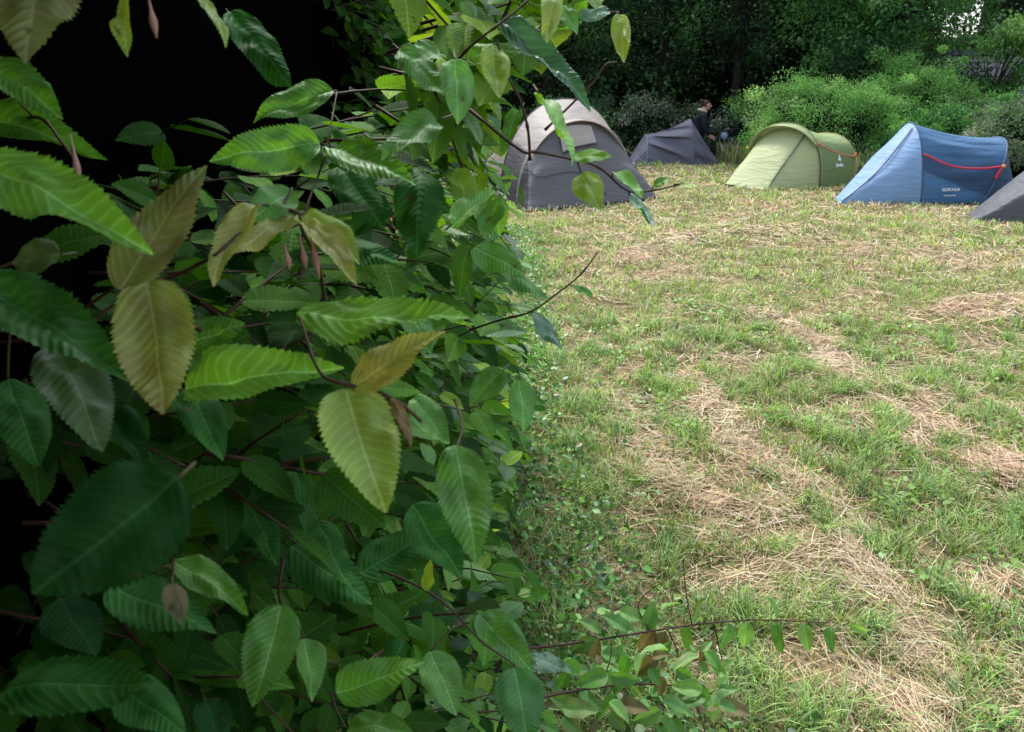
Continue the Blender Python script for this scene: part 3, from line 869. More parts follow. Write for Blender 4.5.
# ------------------------------------------------------------------ undergrowth at the foot of the hedge
OV = oval_template(.75)
x, y = scatter(60000, .9, 9.0, -.6, lambda y: .75)
b_ = 0.12 + .20 * np.clip((3.2 - y) / 2, 0, 1.2) + .22 * (N1(x, y, .3, 2) - .4)
k = RNG.random(len(x)) < np.clip(1 - (x - b_) / .22, 0.02, 1)
k &= (N2(x, y, .12, 2) > .38)
x, y = x[k], y[k]; n = len(x)
hgt = RNG.random(n) ** 1.5 * .09 * (0.5 + N1(x, y, .3, 2))
pos = np.stack([x, y, ground_h(x, y) + .01 + hgt], -1)
yd = np.stack([RNG.normal(0, 1, n), RNG.normal(0, 1, n), RNG.normal(.3, .6, n)], -1)
nr = np.stack([RNG.normal(0, .7, n), RNG.normal(-.1, .7, n), np.ones(n)], -1)
uc = pick(np.array([(.08, .20, .04), (.12, .28, .055), (.19, .36, .08), (.05, .14, .04), (.22, .20, .07)]), n, [.3, .3, .2, .14, .06])
o = batch('undergrowth', OV, pos, yd, nr, RNG.uniform(.008, .026, n) * RNG.choice([.7, 1, 1.5], n), uc * RNG.uniform(.45, 1.4, (n, 1)), M_WEED)
tag(o, 'low leafy weeds carpeting the foot of the hedge', 'undergrowth', kind='stuff')
# clover and plantain leaves in the meadow
x, y = scatter(9000, 1.3, 6, .4, lambda y: .7 * y + .4)
k = (hay(x, y) < .35) & (N2(x + 5, y, .25, 2) > .60); x, y = x[k], y[k]; n = len(x)
pos = np.stack([x, y, ground_h(x, y) + RNG.uniform(.015, .05, n)], -1)
o = batch('meadow_weeds', OV, pos, np.stack([RNG.normal(0, 1, n), RNG.normal(0, 1, n), RNG.normal(.1, .3, n)], -1),
          np.stack([RNG.normal(0, .3, n), RNG.normal(0, .3, n), np.ones(n)], -1), RNG.uniform(.015, .035, n), pick(GREENS[:2], n) * .9, M_WEED)
tag(o, 'small broad-leaved weeds scattered among the mown grass', 'weeds', kind='stuff')

# ------------------------------------------------------------------ low shoots with oval leaves by the hedge
def low_sapling(label, stem, side_stems, leaves, dscale=1.0):
    base = P(*stem[0])
    r = empty('sapling', (base[0], base[1], 0))
    tag(r, label, 'sapling', 'reddish shoots low beside the hedge')
    ro = np.array([base[0], base[1], 0])
    pts = smooth_path([P(*q) for q in stem], 30)
    pts = np.vstack([[pts[0][0] - .1, pts[0][1] + .06, 0.0], pts])
    mb_ = MB(); mb_.tube(pts - ro, np.linspace(.0034, .0013, len(pts)), 7); st = mb_.build('stem', M_TWIG, r)
    for s in side_stems:
        m_ = MB(); m_.tube(smooth_path([P(*q) for q in s], 10) - ro, np.linspace(.0018, .0012, 10), 6); m_.build('side_stem', M_TWIG, r)
    T = leaf_template(30, 9, teeth=40, corr=.006, droop=.3, fold=.45, tooth=.02, ratio=.56, wave=.03, veins=7)
    for (x, y, tx_, ty_, d, c) in leaves:
        pb = P(x, y, d); pt = P(tx_, ty_, d - RNG.uniform(-.02, .03)); yv = pt - pb; L_ = np.linalg.norm(yv)
        vw = CO - pb; vw /= np.linalg.norm(vw)
        nrm = vw * .7 + np.array([0, 0, .5]) + RNG.normal(0, .42, 3)
        o = batch('leaf', T, (pb - ro)[None], yv[None], nrm[None], np.array([L_]), np.array([c]), M_LEAF, r,
                  tipcol=np.array([[.20, .09, .04]]) if RNG.random() < .2 else None)
    return r


sg = (.10, .24, .045); sg2 = (.18, .35, .075); sb = (.16, .13, .04)
lv = [(690, 627, 688, 660, 2.0, sg), (728, 623, 724, 652, 2.0, sg), (746, 622, 745, 650, 2.02, sg2), (780, 624, 777, 655, 2.05, sg), (804, 624, 808, 652, 2.05, sg2), (832, 627, 829, 652, 2.05, sg),
      (776, 618, 772, 596, 2.05, sg2), (697, 620, 698, 596, 2.0, sg), (652, 628, 640, 655, 1.95, sb), (646, 628, 655, 604, 1.95, sg), (628, 632, 606, 612, 1.9, sg), (620, 612, 645, 618, 1.95, sg2),
      (662, 610, 678, 598, 2.0, sg2), (596, 640, 570, 652, 1.85, sg), (664, 632, 660, 662, 1.95, sb), (712, 640, 700, 662, 1.98, sb), (600, 632, 582, 618, 1.9, sg2), (852, 625, 868, 634, 2.06, sg2)]
low_sapling('thin reddish shoot reaching out of the hedge foot over the hay with hanging oval leaves',
            [(505, 650, 1.75), (560, 645, 1.82), (620, 636, 1.9), (700, 624, 1.98), (760, 620, 2.02), (830, 623, 2.06)],
            [[(650, 632, 1.94), (640, 600, 1.96), (690, 565, 1.98)], [(668, 630, 1.95), (678, 655, 1.98), (676, 682, 2.0)], [(714, 624, 1.99), (722, 660, 2.02), (732, 705, 2.05)], [(692, 625, 1.97), (686, 592, 1.98), (683, 560, 1.98)]], lv)
lv2 = []
for i in range(62):
    x = 560 + RNG.uniform(0, 175); y = 650 + RNG.uniform(0, 70)
    a = RNG.uniform(0, 2 * PI)
    l_ = RNG.uniform(20, 34)
    lv2.append((x, y, x + l_ * math.cos(a), y + l_ * .7 * math.sin(a) + 6, RNG.uniform(1.62, 1.8), [sg, sg2, sg2, sb, g2, sg][RNG.integers(0, 6)]))
low_sapling('short bushy shoot of broad pale green leaves in front of the longer reddish shoot',
            [(530, 700, 1.6), (580, 690, 1.65), (640, 684, 1.7), (700, 690, 1.75), (735, 706, 1.78)],
            [[(600, 688, 1.67), (610, 660, 1.7), (612, 640, 1.72)], [(650, 685, 1.71), (658, 660, 1.73), (670, 642, 1.75)], [(690, 690, 1.74), (700, 715, 1.7), (706, 735, 1.66)]], lv2)

# ------------------------------------------------------------------ bushes and trees
QT = quad_template(.5); QN = quad_template(.32)


def clump_leaves(centres, radii, per, size, pal, squash=.75, upb=.6, weights=None):
    pos, yd, nr, sz, cl = [], [], [], [], []
    for c, r in zip(centres, radii):
        n = per
        d = RNG.normal(0, 1, (n, 3)); d /= np.linalg.norm(d, axis=1)[:, None]
        rad = RNG.random(n) ** .45
        p = c + d * (rad * r)[:, None] * np.array([1, 1, squash])
        cb = pal[RNG.choice(len(pal), p=weights)] * RNG.uniform(.75, 1.3)
        cc = cb * RNG.uniform(.7, 1.3, (n, 1)) * RNG.uniform(.93, 1.07, (n, 3))
        pos.append(p); yd.append(d + RNG.normal(0, .6, (n, 3)) + np.array([0, 0, -.25]))
        nr.append(d * .5 + np.array([0, 0, upb]) + RNG.normal(0, .5, (n, 3)))
        sz.append(RNG.uniform(size * .6, size * 1.35, n)); cl.append(cc)
    return map(np.concatenate, (pos, yd, nr, sz, cl))


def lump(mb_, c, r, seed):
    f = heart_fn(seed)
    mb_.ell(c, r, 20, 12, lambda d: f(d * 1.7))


def bush(name, label, c, r, nclump, cr, per, size, pal, cat='bush', group=None, stems=12, core=.62, tmpl=QT, squash=.75, weights=None, top_bias=.3):
    c = np.array(c, float); r = np.array(r, float)
    root = empty(name, (c[0], c[1], ground_h(c[0], c[1])))
    tag(root, label, cat, group)
    ro = np.array(root.location)
    d = RNG.normal(0, 1, (nclump, 3)); d /= np.linalg.norm(d, axis=1)[:, None]
    d[:, 2] = np.where(d[:, 2] < -.5, -d[:, 2], d[:, 2])
    d[:, 1] = np.where(RNG.random(nclump) < .45, -np.abs(d[:, 1]), d[:, 1])
    cen = c + d * r * RNG.uniform(.6, 1.0, (nclump, 1)) * (1 + .35 * (N1(d[:, 0] * 2 + c[0], d[:, 2] * 2 + c[1], .5, 2) - .5))[:, None]
    out_ = RNG.random(nclump) < .05; cen[out_] = c + d[out_] * r * RNG.uniform(1.02, 1.28, (out_.sum(), 1))
    cen[:, 2] = np.maximum(cen[:, 2], ro[2] + .08)
    rad = cr * RNG.uniform(.4, 1.35, nclump) * np.where(out_, .55, 1)
    p, yd, nr, sz, cl = clump_leaves(cen - ro, rad, per, size, pal, squash, weights=weights)
    batch('foliage', tmpl, p, yd, nr, sz, cl, M_FOL, root)
    m_ = MB()
    for i in range(stems):
        a = RNG.uniform(0, 2 * PI); tgt = cen[RNG.integers(nclump)] - ro
        b0 = np.array([math.cos(a) * r[0] * .15, math.sin(a) * r[1] * .15, -.05])
        m_.tube(smooth_path([b0, b0 * .5 + tgt * .5 + np.array([0, 0, .15]), tgt], 8), np.linspace(.022, .006, 8) * max(.5, r[2]), 6)
    m_.build('stems', M_BARK, root)
    if core:
        m2 = MB(); lump(m2, c - ro, r * core, int(RNG.integers(1e6))); m2.build('painted_shade_core', M_DARKCORE, root)  # dark lump paints the shade inside the bush
    return root


def tree(label, base, height, crown_c, crown_r, nclump, cr, per, size, pal, name='tree', trunk_r=.16, group=None, core=0.0, weights=None, lean=0.0, tmpl=QT, cat='tree'):
    bx, by = base; bz_ = float(ground_h(bx, by))
    root = empty(name, (bx, by, bz_)); tag(root, label, cat, group)
    ro = np.array([bx, by, bz_])
    m_ = MB()
    top = np.array([crown_c[0] - bx, crown_c[1] - by, height * .85])
    tp = smooth_path([(0, 0, -.1), (lean * .3, 0, height * .25), (top[0] * .6 + lean * .2, top[1] * .5, height * .55), top], 16)
    m_.tube(tp, np.linspace(trunk_r, trunk_r * .25, 16), 10)
    cc = np.array(crown_c, float) - ro; rr = np.array(crown_r, float)
    d = RNG.normal(0, 1, (nclump, 3)); d /= np.linalg.norm(d, axis=1)[:, None]
    cen = cc + d * rr * (RNG.random((nclump, 1)) ** .4)
    for i in range(14):
        st = tp[5 + (i % 9)]; tg = cen[i]
        m_.tube(smooth_path([st, st * .5 + tg * .5 + np.array([0, 0, .2]), tg], 8), np.linspace(trunk_r * .38, trunk_r * .08, 8), 6)
    m_.build('trunk', M_BARK, root)
    rad = cr * RNG.uniform(.55, 1.4, nclump)
    p, yd, nr, sz, cl = clump_leaves(cen, rad, per, size, pal, .65, weights=weights)
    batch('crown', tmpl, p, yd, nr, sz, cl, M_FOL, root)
    return root


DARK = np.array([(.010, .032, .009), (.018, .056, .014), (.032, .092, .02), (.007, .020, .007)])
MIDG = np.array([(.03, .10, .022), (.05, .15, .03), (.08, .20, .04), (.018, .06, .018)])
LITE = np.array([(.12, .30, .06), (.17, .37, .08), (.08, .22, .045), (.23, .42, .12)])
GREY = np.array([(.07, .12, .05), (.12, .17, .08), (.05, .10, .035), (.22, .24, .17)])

# row of dark trees behind the field
TG = 'tall dark trees behind the field'
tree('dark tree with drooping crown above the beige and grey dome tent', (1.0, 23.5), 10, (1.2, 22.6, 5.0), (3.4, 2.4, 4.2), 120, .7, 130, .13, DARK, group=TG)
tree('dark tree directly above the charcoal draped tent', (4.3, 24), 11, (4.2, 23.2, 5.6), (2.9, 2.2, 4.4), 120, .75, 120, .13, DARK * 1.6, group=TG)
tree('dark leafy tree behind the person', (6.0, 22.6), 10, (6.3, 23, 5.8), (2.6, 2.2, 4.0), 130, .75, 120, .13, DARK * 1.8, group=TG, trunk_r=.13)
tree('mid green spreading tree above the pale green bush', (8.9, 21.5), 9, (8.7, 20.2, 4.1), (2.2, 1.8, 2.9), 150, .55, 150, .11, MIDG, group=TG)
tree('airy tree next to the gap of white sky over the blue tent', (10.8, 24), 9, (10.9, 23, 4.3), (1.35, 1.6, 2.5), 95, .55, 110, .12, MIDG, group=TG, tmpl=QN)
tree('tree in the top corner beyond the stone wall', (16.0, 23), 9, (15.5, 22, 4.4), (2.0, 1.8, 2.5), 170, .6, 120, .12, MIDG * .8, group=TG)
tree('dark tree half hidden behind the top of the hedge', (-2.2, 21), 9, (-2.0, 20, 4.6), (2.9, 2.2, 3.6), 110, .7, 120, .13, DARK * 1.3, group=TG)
tree('thin light green young tree over the stone wall', (10.3, 18.2), 3.2, (10.5, 18.0, 2.5), (.9, .6, .42), 34, .28, 110, .075, LITE * .8, group=None, trunk_r=.04, name='young_tree')

# woods far behind: dark lumps paint the shade between the trees
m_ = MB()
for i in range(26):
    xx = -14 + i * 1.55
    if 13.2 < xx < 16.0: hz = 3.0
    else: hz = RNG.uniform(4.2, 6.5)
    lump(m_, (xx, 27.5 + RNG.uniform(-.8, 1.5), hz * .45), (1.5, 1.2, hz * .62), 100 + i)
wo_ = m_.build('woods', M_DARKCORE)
tag(wo_, 'dense woodland behind the trees with its inner shade painted as dark lumps', 'woods', kind='stuff')
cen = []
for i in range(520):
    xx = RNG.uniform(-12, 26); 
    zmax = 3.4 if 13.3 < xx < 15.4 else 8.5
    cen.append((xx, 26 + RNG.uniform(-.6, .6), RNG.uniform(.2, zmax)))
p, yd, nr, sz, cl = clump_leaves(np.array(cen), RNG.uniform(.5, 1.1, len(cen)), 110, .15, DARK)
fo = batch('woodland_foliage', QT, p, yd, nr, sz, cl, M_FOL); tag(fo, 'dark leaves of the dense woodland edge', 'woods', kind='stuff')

# understorey right behind the tents
bush('bush', 'loose grey-green nettle bush behind the charcoal draped tent', (3.2, 20.6, .55), (1.7, .9, .95), 60, .32, 130, .075, GREY * .9, group='bushes behind the tents')
bush('bush', 'dark low bush between the dome tent and the draped tent', (1.2, 19.8, .5), (1.6, .8, .8), 40, .35, 110, .08, MIDG, group='bushes behind the tents')
bush('bush', 'feathery weedy bush beside the round headlamp', (5.55, 20.6, .35), (1.0, .8, .75), 40, .28, 120, .07, GREY, group='bushes behind the tents')
bush('bush', 'tall grassy clump between the person and the pale green tent', (5.45, 17.6, .25), (.55, .6, .62), 34, .2, 130, .06, LITE * .62, group='bushes behind the tents', tmpl=QN)
bush('bush', 'big rounded light green bush behind the pale green tent', (6.35, 16.9, .8), (1.95, 1.1, 1.05), 150, .30, 270, .048, LITE * 1.0, group='bushes behind the tents', tmpl=QN)
bush('bush', 'tallest light green bush between the green and the blue tent', (8.3, 17.4, .95), (1.45, 1.1, 1.2), 120, .30, 270, .048, LITE * .95, group='bushes behind the tents', tmpl=QN)
bush('bush', 'mixed bramble bush directly behind the blue tent', (7.9, 15.3, .5), (1.1, .8, .85), 80, .27, 170, .055, MIDG * 1.7, group='bushes behind the tents', tmpl=QN)
bush('bush', 'bramble bush under the stone wall above the blue tent', (9.9, 16.5, .6), (1.5, 1.0, .85), 90, .3, 160, .06, MIDG * 1.6, group='bushes behind the tents')
bush('bush', 'grey-green bush flecked with pale flowers at the picture edge above the blue tent', (8.75, 14.1, .65), (.95, .8, .9), 90, .26, 190, .045, GREY * 1.15, group='bushes behind the tents', weights=[.3, .25, .2, .25])
bush('bush', 'deep green bush hanging below the mid green tree', (8.2, 19.2, 1.6), (2.0, .8, 1.0), 60, .4, 130, .09, MIDG * .8, group='bushes behind the tents')
bush('bush', 'dark ivy bush in front of the stone wall end', (9.9, 18.3, 1.0), (.7, .6, .9), 50, .3, 130, .08, MIDG * .9, group='bushes behind the tents')
bush('bush', 'dark bush behind the person', (6.6, 21.4, .5), (1.1, .8, .9), 40, .35, 110, .08, MIDG * .7, group='bushes behind the tents')
bush('bush', 'yellow-green bush seen through the hedge leaves left of the dome tent', (-1.9, 13.2, .7), (1.4, 1.1, 1.2), 80, .3, 140, .06, LITE * .7, group='bushes behind the tents')
bush('bush', 'pale flowering weeds seen through the hedge beside the dome tent', (-.95, 10.2, .1), (.62, 1.2, .42), 50, .16, 110, .035, np.array([(.10, .2, .05), (.2, .27, .08), (.42, .34, .28), (.25, .16, .06)]), group='bushes behind the tents', weights=[.4, .3, .18, .12])

# tall weeds along the edge of the field
xw = RNG.uniform(4.6, 12.5, 5200); yw_ = 15.9 - .18 * (xw - 4.6) + RNG.uniform(-.5, 1.2, len(xw)) + (xw < 5.6) * 1.6
k = np.ones(len(xw), bool)
xw, yw_ = xw[k], yw_[k]; n = len(xw)
o = blades('tall_grass', xw, yw_, RNG.uniform(.15, .6, n), RNG.uniform(.008, .016, n), RNG.uniform(.1, .8, n), RNG.uniform(0, 2 * PI, n), pick(np.array([(.12, .2, .05), (.2, .27, .09), (.28, .27, .14)]), n), M_GRASS)
tag(o, 'uncut tall grass along the edge of the bushes', 'grass', kind='stuff')
xw = RNG.uniform(1.6, 7.2, 2600); yw_ = 18.7 + RNG.uniform(0, 1.2, len(xw)); n = len(xw)
o = blades('edge_grass', xw, yw_, RNG.uniform(.1, .45, n), RNG.uniform(.01, .018, n), RNG.uniform(.1, .8, n), RNG.uniform(0, 2 * PI, n), pick(np.array([(.08, .15, .04), (.14, .2, .07)]), n), M_GRASS)
tag(o, 'uncut grass behind the charcoal draped tent', 'grass', kind='stuff')

# ------------------------------------------------------------------ stone wall
def stone_wall():
    m, nt, N, L = new_mat('wall_stone')
    out = N.new('ShaderNodeOutputMaterial'); bs = N.new('ShaderNodeBsdfPrincipled'); bs.inputs['Roughness'].default_value = .95
    at = N.new('ShaderNodeAttribute'); at.attribute_name = 'col'
    tc = N.new('ShaderNodeTexCoord'); nz = N.new('ShaderNodeTexNoise'); nz.inputs['Scale'].default_value = 9; nz.inputs['Detail'].default_value = 8
    L.new(tc.outputs['Object'], nz.inputs['Vector'])
    hs = N.new('ShaderNodeHueSaturation'); L.new(at.outputs['Color'], hs.inputs['Color']); L.new(mth(N, L, 'MULTIPLY_ADD', nz.outputs['Fac'], 1.4, .3), hs.inputs['Value'])
    L.new(hs.outputs[0], bs.inputs['Base Color'])
    bp = N.new('ShaderNodeBump'); bp.inputs['Strength'].default_value = .6; bp.inputs['Distance'].default_value = .03; L.new(nz.outputs['Fac'], bp.inputs['Height']); L.new(bp.outputs[0], bs.inputs['Normal'])
    L.new(bs.outputs[0], out.inputs[0])
    A = np.array([9.6, 19.9]); B = np.array([16.5, 18.4]); d = B - A; Ln = np.linalg.norm(d); d /= Ln; rz = math.atan2(d[1], d[0])
    r = empty('stone_wall', (A[0], A[1], 0), rz); tag(r, 'old grey stone boundary wall with dark coping overgrown by ivy', 'wall')
    mw = MB(); z = 0
    mw.box((Ln / 2, .02, 1.1), (Ln / 2, .17, 1.08), col=(.16, .15, .14))
    while z < 2.15:
        hh = random.uniform(.12, .2); x_ = 0
        while x_ < Ln:
            ww = random.uniform(.18, .42)
            t = random.uniform(.75, 1.25)
            mw.box((x_ + ww / 2, -random.uniform(.0, .03), z + hh / 2), (ww / 2 - .01, .19, hh / 2 - .01), jitter=.06, col=(.36 * t, .33 * t, .35 * t)); x_ += ww
        z += hh
    mw.build('masonry', m, r, smooth=False)
    mc = MB(); x_ = 0
    while x_ < Ln:
        ww = random.uniform(.3, .6); t = random.uniform(.8, 1.2)
        mc.box((x_ + ww / 2, 0, z + .055 + .018 * x_), (ww / 2 - .01, .26, .06), jitter=.08, col=(.12 * t, .12 * t, .14 * t)); x_ += ww
    mc.build('coping', m, r, smooth=False)


stone_wall()
bush('ivy', 'trailing ivy on the stone wall', (12.0, 19.2, 1.5), (1.2, .25, .6), 40, .22, 110, .06, MIDG, cat='ivy', core=0, stems=3)
bush('ivy', 'slim column of climbing leaves on the stone wall at the picture edge', (11.65, 17.9, 1.5), (.22, .2, .95), 26, .16, 90, .055, LITE * .6, cat='ivy', core=0, stems=3)

# ------------------------------------------------------------------ tents
def fabric(name, color, rough=.62, attr=False, trans=.12):
    m, nt, N, L = new_mat(name)
    out = N.new('ShaderNodeOutputMaterial'); bs = N.new('ShaderNodeBsdfPrincipled')
    bs.inputs['Roughness'].default_value = rough; bs.inputs['Specular IOR Level'].default_value = .35
    hs = N.new('ShaderNodeHueSaturation')
    at = N.new('ShaderNodeAttribute'); at.attribute_name = 'col'; L.new(at.outputs['Color'], hs.inputs['Color'])
    tc = N.new('ShaderNodeTexCoord'); nz = N.new('ShaderNodeTexNoise'); nz.inputs['Scale'].default_value = 2.5; nz.inputs['Detail'].default_value = 4
    L.new(tc.outputs['Object'], nz.inputs['Vector']); L.new(mth(N, L, 'MULTIPLY_ADD', nz.outputs['Fac'], .3, .85), hs.inputs['Value'])
    L.new(hs.outputs[0], bs.inputs['Base Color'])
    mp = N.new('ShaderNodeMapping'); mp.inputs['Scale'].default_value = (2.0, 2.0, 9.0); L.new(tc.outputs['Object'], mp.inputs[0])
    n2 = N.new('ShaderNodeTexNoise'); n2.inputs['Scale'].default_value = 1.6; n2.inputs['Detail'].default_value = 3; n2.inputs['Distortion'].default_value = .6
    L.new(mp.outputs[0], n2.inputs['Vector'])
    bp = N.new('ShaderNodeBump'); bp.inputs['Strength'].default_value = .55; bp.inputs['Distance'].default_value = .035
    L.new(n2.outputs['Fac'], bp.inputs['Height']); L.new(bp.outputs[0], bs.inputs['Normal'])
    tr = N.new('ShaderNodeBsdfTranslucent'); L.new(hs.outputs[0], tr.inputs[0])
    ms = N.new('ShaderNodeMixShader'); ms.inputs[0].default_value = trans
    L.new(bs.outputs[0], ms.inputs[1]); L.new(tr.outputs[0], ms.inputs[2]); L.new(ms.outputs[0], out.inputs[0])
    return m


M_FAB = fabric('tent_fabric', (1, 1, 1))
M_CORD = plain('cord', (1, 1, 1), .7, .1, 50, attr=True)
M_PRINT = plain('white_print', (.8, .8, .8), .6, .05, 30)
M_BLACK = plain('black_trim', (.02, .02, .025), .6, .2, 30)


def hoopf(u0, w_, h, vc=0, lean=0, q=.9, pz=1.0, z0=0):
    def f(t):
        a = PI * t; c_, s_ = math.cos(a), math.sin(a)
        z = h * abs(s_) ** pz
        return np.array([u0 + lean * z, vc - w_ * math.copysign(abs(c_) ** q, c_), z0 + z])
    return f


def polyf(keys):
    ts = [k[0] for k in keys]
    def f(t):
        return np.array([np.interp(t, ts, [k[1] for k in keys]), np.interp(t, ts, [k[2] for k in keys]), np.interp(t, ts, [(k[3] if len(k) > 3 else 0.0) for k in keys])])
    return f


def loft(A, B, sag=0.0, fold=None, pinch=0.0):
    def f(s, t):
        a, b = A(t), B(t)
        p = a * (1 - s) + b * s
        up = math.sin(PI * t)
        p = p + np.array([0, 0, -sag * 4 * s * (1 - s) * up])
        if pinch: p[1] *= 1 - pinch * 4 * s * (1 - s) * up
        if fold is not None: p = p + fold(s, t)
        return p
    return f


def patch(name, f, mat, parent, colf, ns=26, nt=60, s0=0, s1=1, t0=0, t1=1, thick=.004, off=0.0):
    V = np.array([f(s, t) for s in np.linspace(s0, s1, ns) for t in np.linspace(t0, t1, nt)])
    if off:
        G_ = V.reshape(ns, nt, 3); du = np.gradient(G_, axis=0); dv = np.gradient(G_, axis=1)
        nn = np.cross(du, dv); nn /= np.linalg.norm(nn, axis=2)[..., None] + 1e-9
        V = (G_ + nn * off).reshape(-1, 3)
    col = np.array([colf(s, t) for s in np.linspace(s0, s1, ns) for t in np.linspace(t0, t1, nt)])
    idx = np.arange(ns * nt).reshape(ns, nt)
    F = np.stack([idx[:-1, :-1], idx[1:, :-1], idx[1:, 1:], idx[:-1, 1:]], -1).reshape(-1, 4)
    o = mesh_np(name, V, F, mat, parent, col=col)
    return o


def cord(name, pts, r, col, parent, n=24, seg=6, mat=None):
    m_ = MB(); m_.tube(smooth_path(pts, n), r, seg, col=col); return m_.build(name, mat or M_CORD, parent)


def surf_cord(name, f, path, r, col, parent, out=(0, 0, 0)):
    pts = np.array([f(s, t) for s, t in path]) + np.array(out)
    return cord(name, pts, r, col, parent, n=30)


def text_on(name, txt, f, s, t, size, parent, du=.02, side=1, out=.015, lift=0):
    p = f(s, t); a = f(min(1, s + du), t) - f(max(0, s - du), t); b = f(s, t + .02) - f(s, t - .02)
    xd = Vector(a * side).normalized(); b = Vector(b); n_ = xd.cross(b); 
    n_.normalize()
    # outward: away from the tent axis
    if n_.dot(Vector((0, p[1], p[2] - .2))) < 0: n_ = -n_
    yd = n_.cross(xd)
    if yd.z < 0: xd = -xd; yd = n_.cross(xd)
    cu = bpy.data.curves.new(name, 'FONT'); cu.body = txt; cu.size = size; cu.align_x = 'CENTER'; cu.extrude = .001; cu.offset = size * .03
    cu.materials.append(M_PRINT)
    o = bpy.data.objects.new(name, cu); link(o, parent)
    M = Matrix((xd, yd, n_)).transposed().to_4x4(); M.translation = Vector(p) + n_ * out + yd * lift
    dg = bpy.context.evaluated_depsgraph_get(); dg.update()
    me = bpy.data.meshes.new_from_object(o.evaluated_get(dg)); bpy.data.objects.remove(o); bpy.data.curves.remove(cu)
    me.materials.clear(); me.materials.append(M_PRINT)
    o = bpy.data.objects.new(name, me); link(o, parent)
    o.matrix_local = M
    return o, M


def seeded_fold(amp, fs, ft, seed, dirn=(0, -.3, -1)):
    ph = np.random.default_rng(seed).uniform(0, 6, 4); dirn = np.array(dirn, float)
    def f(s, t):
        e = math.sin(PI * min(1, max(0, s))) * min(1, t * (1 - t) * 16)
        return dirn * amp * e * (math.sin(fs * s + ft * t + ph[0]) + .6 * math.sin(fs * 1.9 * s - ft * .7 * t + ph[1]) + .4 * math.sin(ft * 2.3 * t + ph[2]))
    return f


# --- blue pop-up tent
def blue_tent():
    r = empty('tent', (5.76, 11.95, 0), math.radians(-3)); tag(r, 'blue pop-up tent with pale blue front panel and a red rope along its side', 'tent', 'tents pitched in the field')
    A = hoopf(0, .66, 1.08, lean=-.03, q=.95, pz=1.05); B = hoopf(.86, .60, .88, lean=.42, q=.8, pz=.85)
    Fr = polyf([(0, -.0, -.66), (.22, -1.10, -.62), (.55, -1.0, -.1), (.8, -.75, .4), (1, 0, .66)])
    R_ = polyf([(0, .88, -.6), (.3, 1.42, -.5), (.7, 1.5, .45), (1, .88, .6)])
    porch = loft(A, Fr, sag=-.03, fold=seeded_fold(.012, 7, 22, 3))
    side = loft(A, B, sag=.06, fold=seeded_fold(.016, 3, 46, 4, (0, -.8, .2)), pinch=.05)
    end = loft(B, R_, fold=seeded_fold(.01, 5, 20, 5))
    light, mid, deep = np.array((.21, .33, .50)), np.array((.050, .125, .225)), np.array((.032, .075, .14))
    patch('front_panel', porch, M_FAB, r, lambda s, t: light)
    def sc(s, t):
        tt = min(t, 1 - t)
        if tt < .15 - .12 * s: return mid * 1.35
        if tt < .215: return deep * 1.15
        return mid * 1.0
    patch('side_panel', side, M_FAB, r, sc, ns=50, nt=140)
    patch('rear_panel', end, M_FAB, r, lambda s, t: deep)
    surf_cord('zip', porch, [(0.04, .42), (.2, .37), (.5, .29), (.8, .245), (.97, .23)], .009, (.05, .07, .12), r, (-.005, -.012, .012))
    m_ = MB()
    m_.tube([A(t) * 1.005 for t in np.linspace(0, 1, 50)], .010, 6, col=(.05, .08, .14))
    m_.build('front_hoop', M_CORD, r)
    m_ = MB(); m_.tube([B(t) * 1.005 for t in np.linspace(0, 1, 50)], .010, 6, col=(.10, .14, .22)); m_.build('rear_hoop', M_CORD, r)
    red = (.62, .035, .06)
    a0 = side(.01, .225) + np.array([0, -.03, 0]); b0 = side(.97, .185) + np.array([.02, -.05, 0])
    cord('guy_rope', [a0, a0 * .65 + b0 * .35 + np.array([0, -.05, -.10]), a0 * .3 + b0 * .7 + np.array([0, -.06, -.075]), b0], .013, red, r)
    cord('rope_bundle', [b0, b0 + np.array([-.05, -.03, -.08]), b0 + np.array([-.08, -.03, -.17]), b0 + np.array([-.04, -.04, -.06])], .017, red, r)
    m_ = MB(); m_.ell(b0 + np.array([.01, -.01, 0]), (.03, .02, .025), 10, 8, col=(.75, .32, .08)); m_.build('rope_toggle', M_CORD, r)
    cord('guy_line', [b0 + np.array([-.08, -.03, -.17]), b0 + np.array([-.2, -.05, -.3]), (.62, -.76, .01)], .004, (.05, .06, .08), r)
    text_on('lettering', 'QUECHUA', side, .42, .062, .055, r, out=.02)
    text_on('small_lettering', '2 SECONDS  EASY', side, .42, .038, .022, r, out=.02)
    m_ = MB(); m_.tube([np.array([side(s, 0)[0], side(s, 0)[1] - .01, .015]) for s in np.linspace(0, 1, 12)], .016, 5, col=(.03, .04, .06)); m_.build('groundsheet_edge', M_CORD, r)


blue_tent()


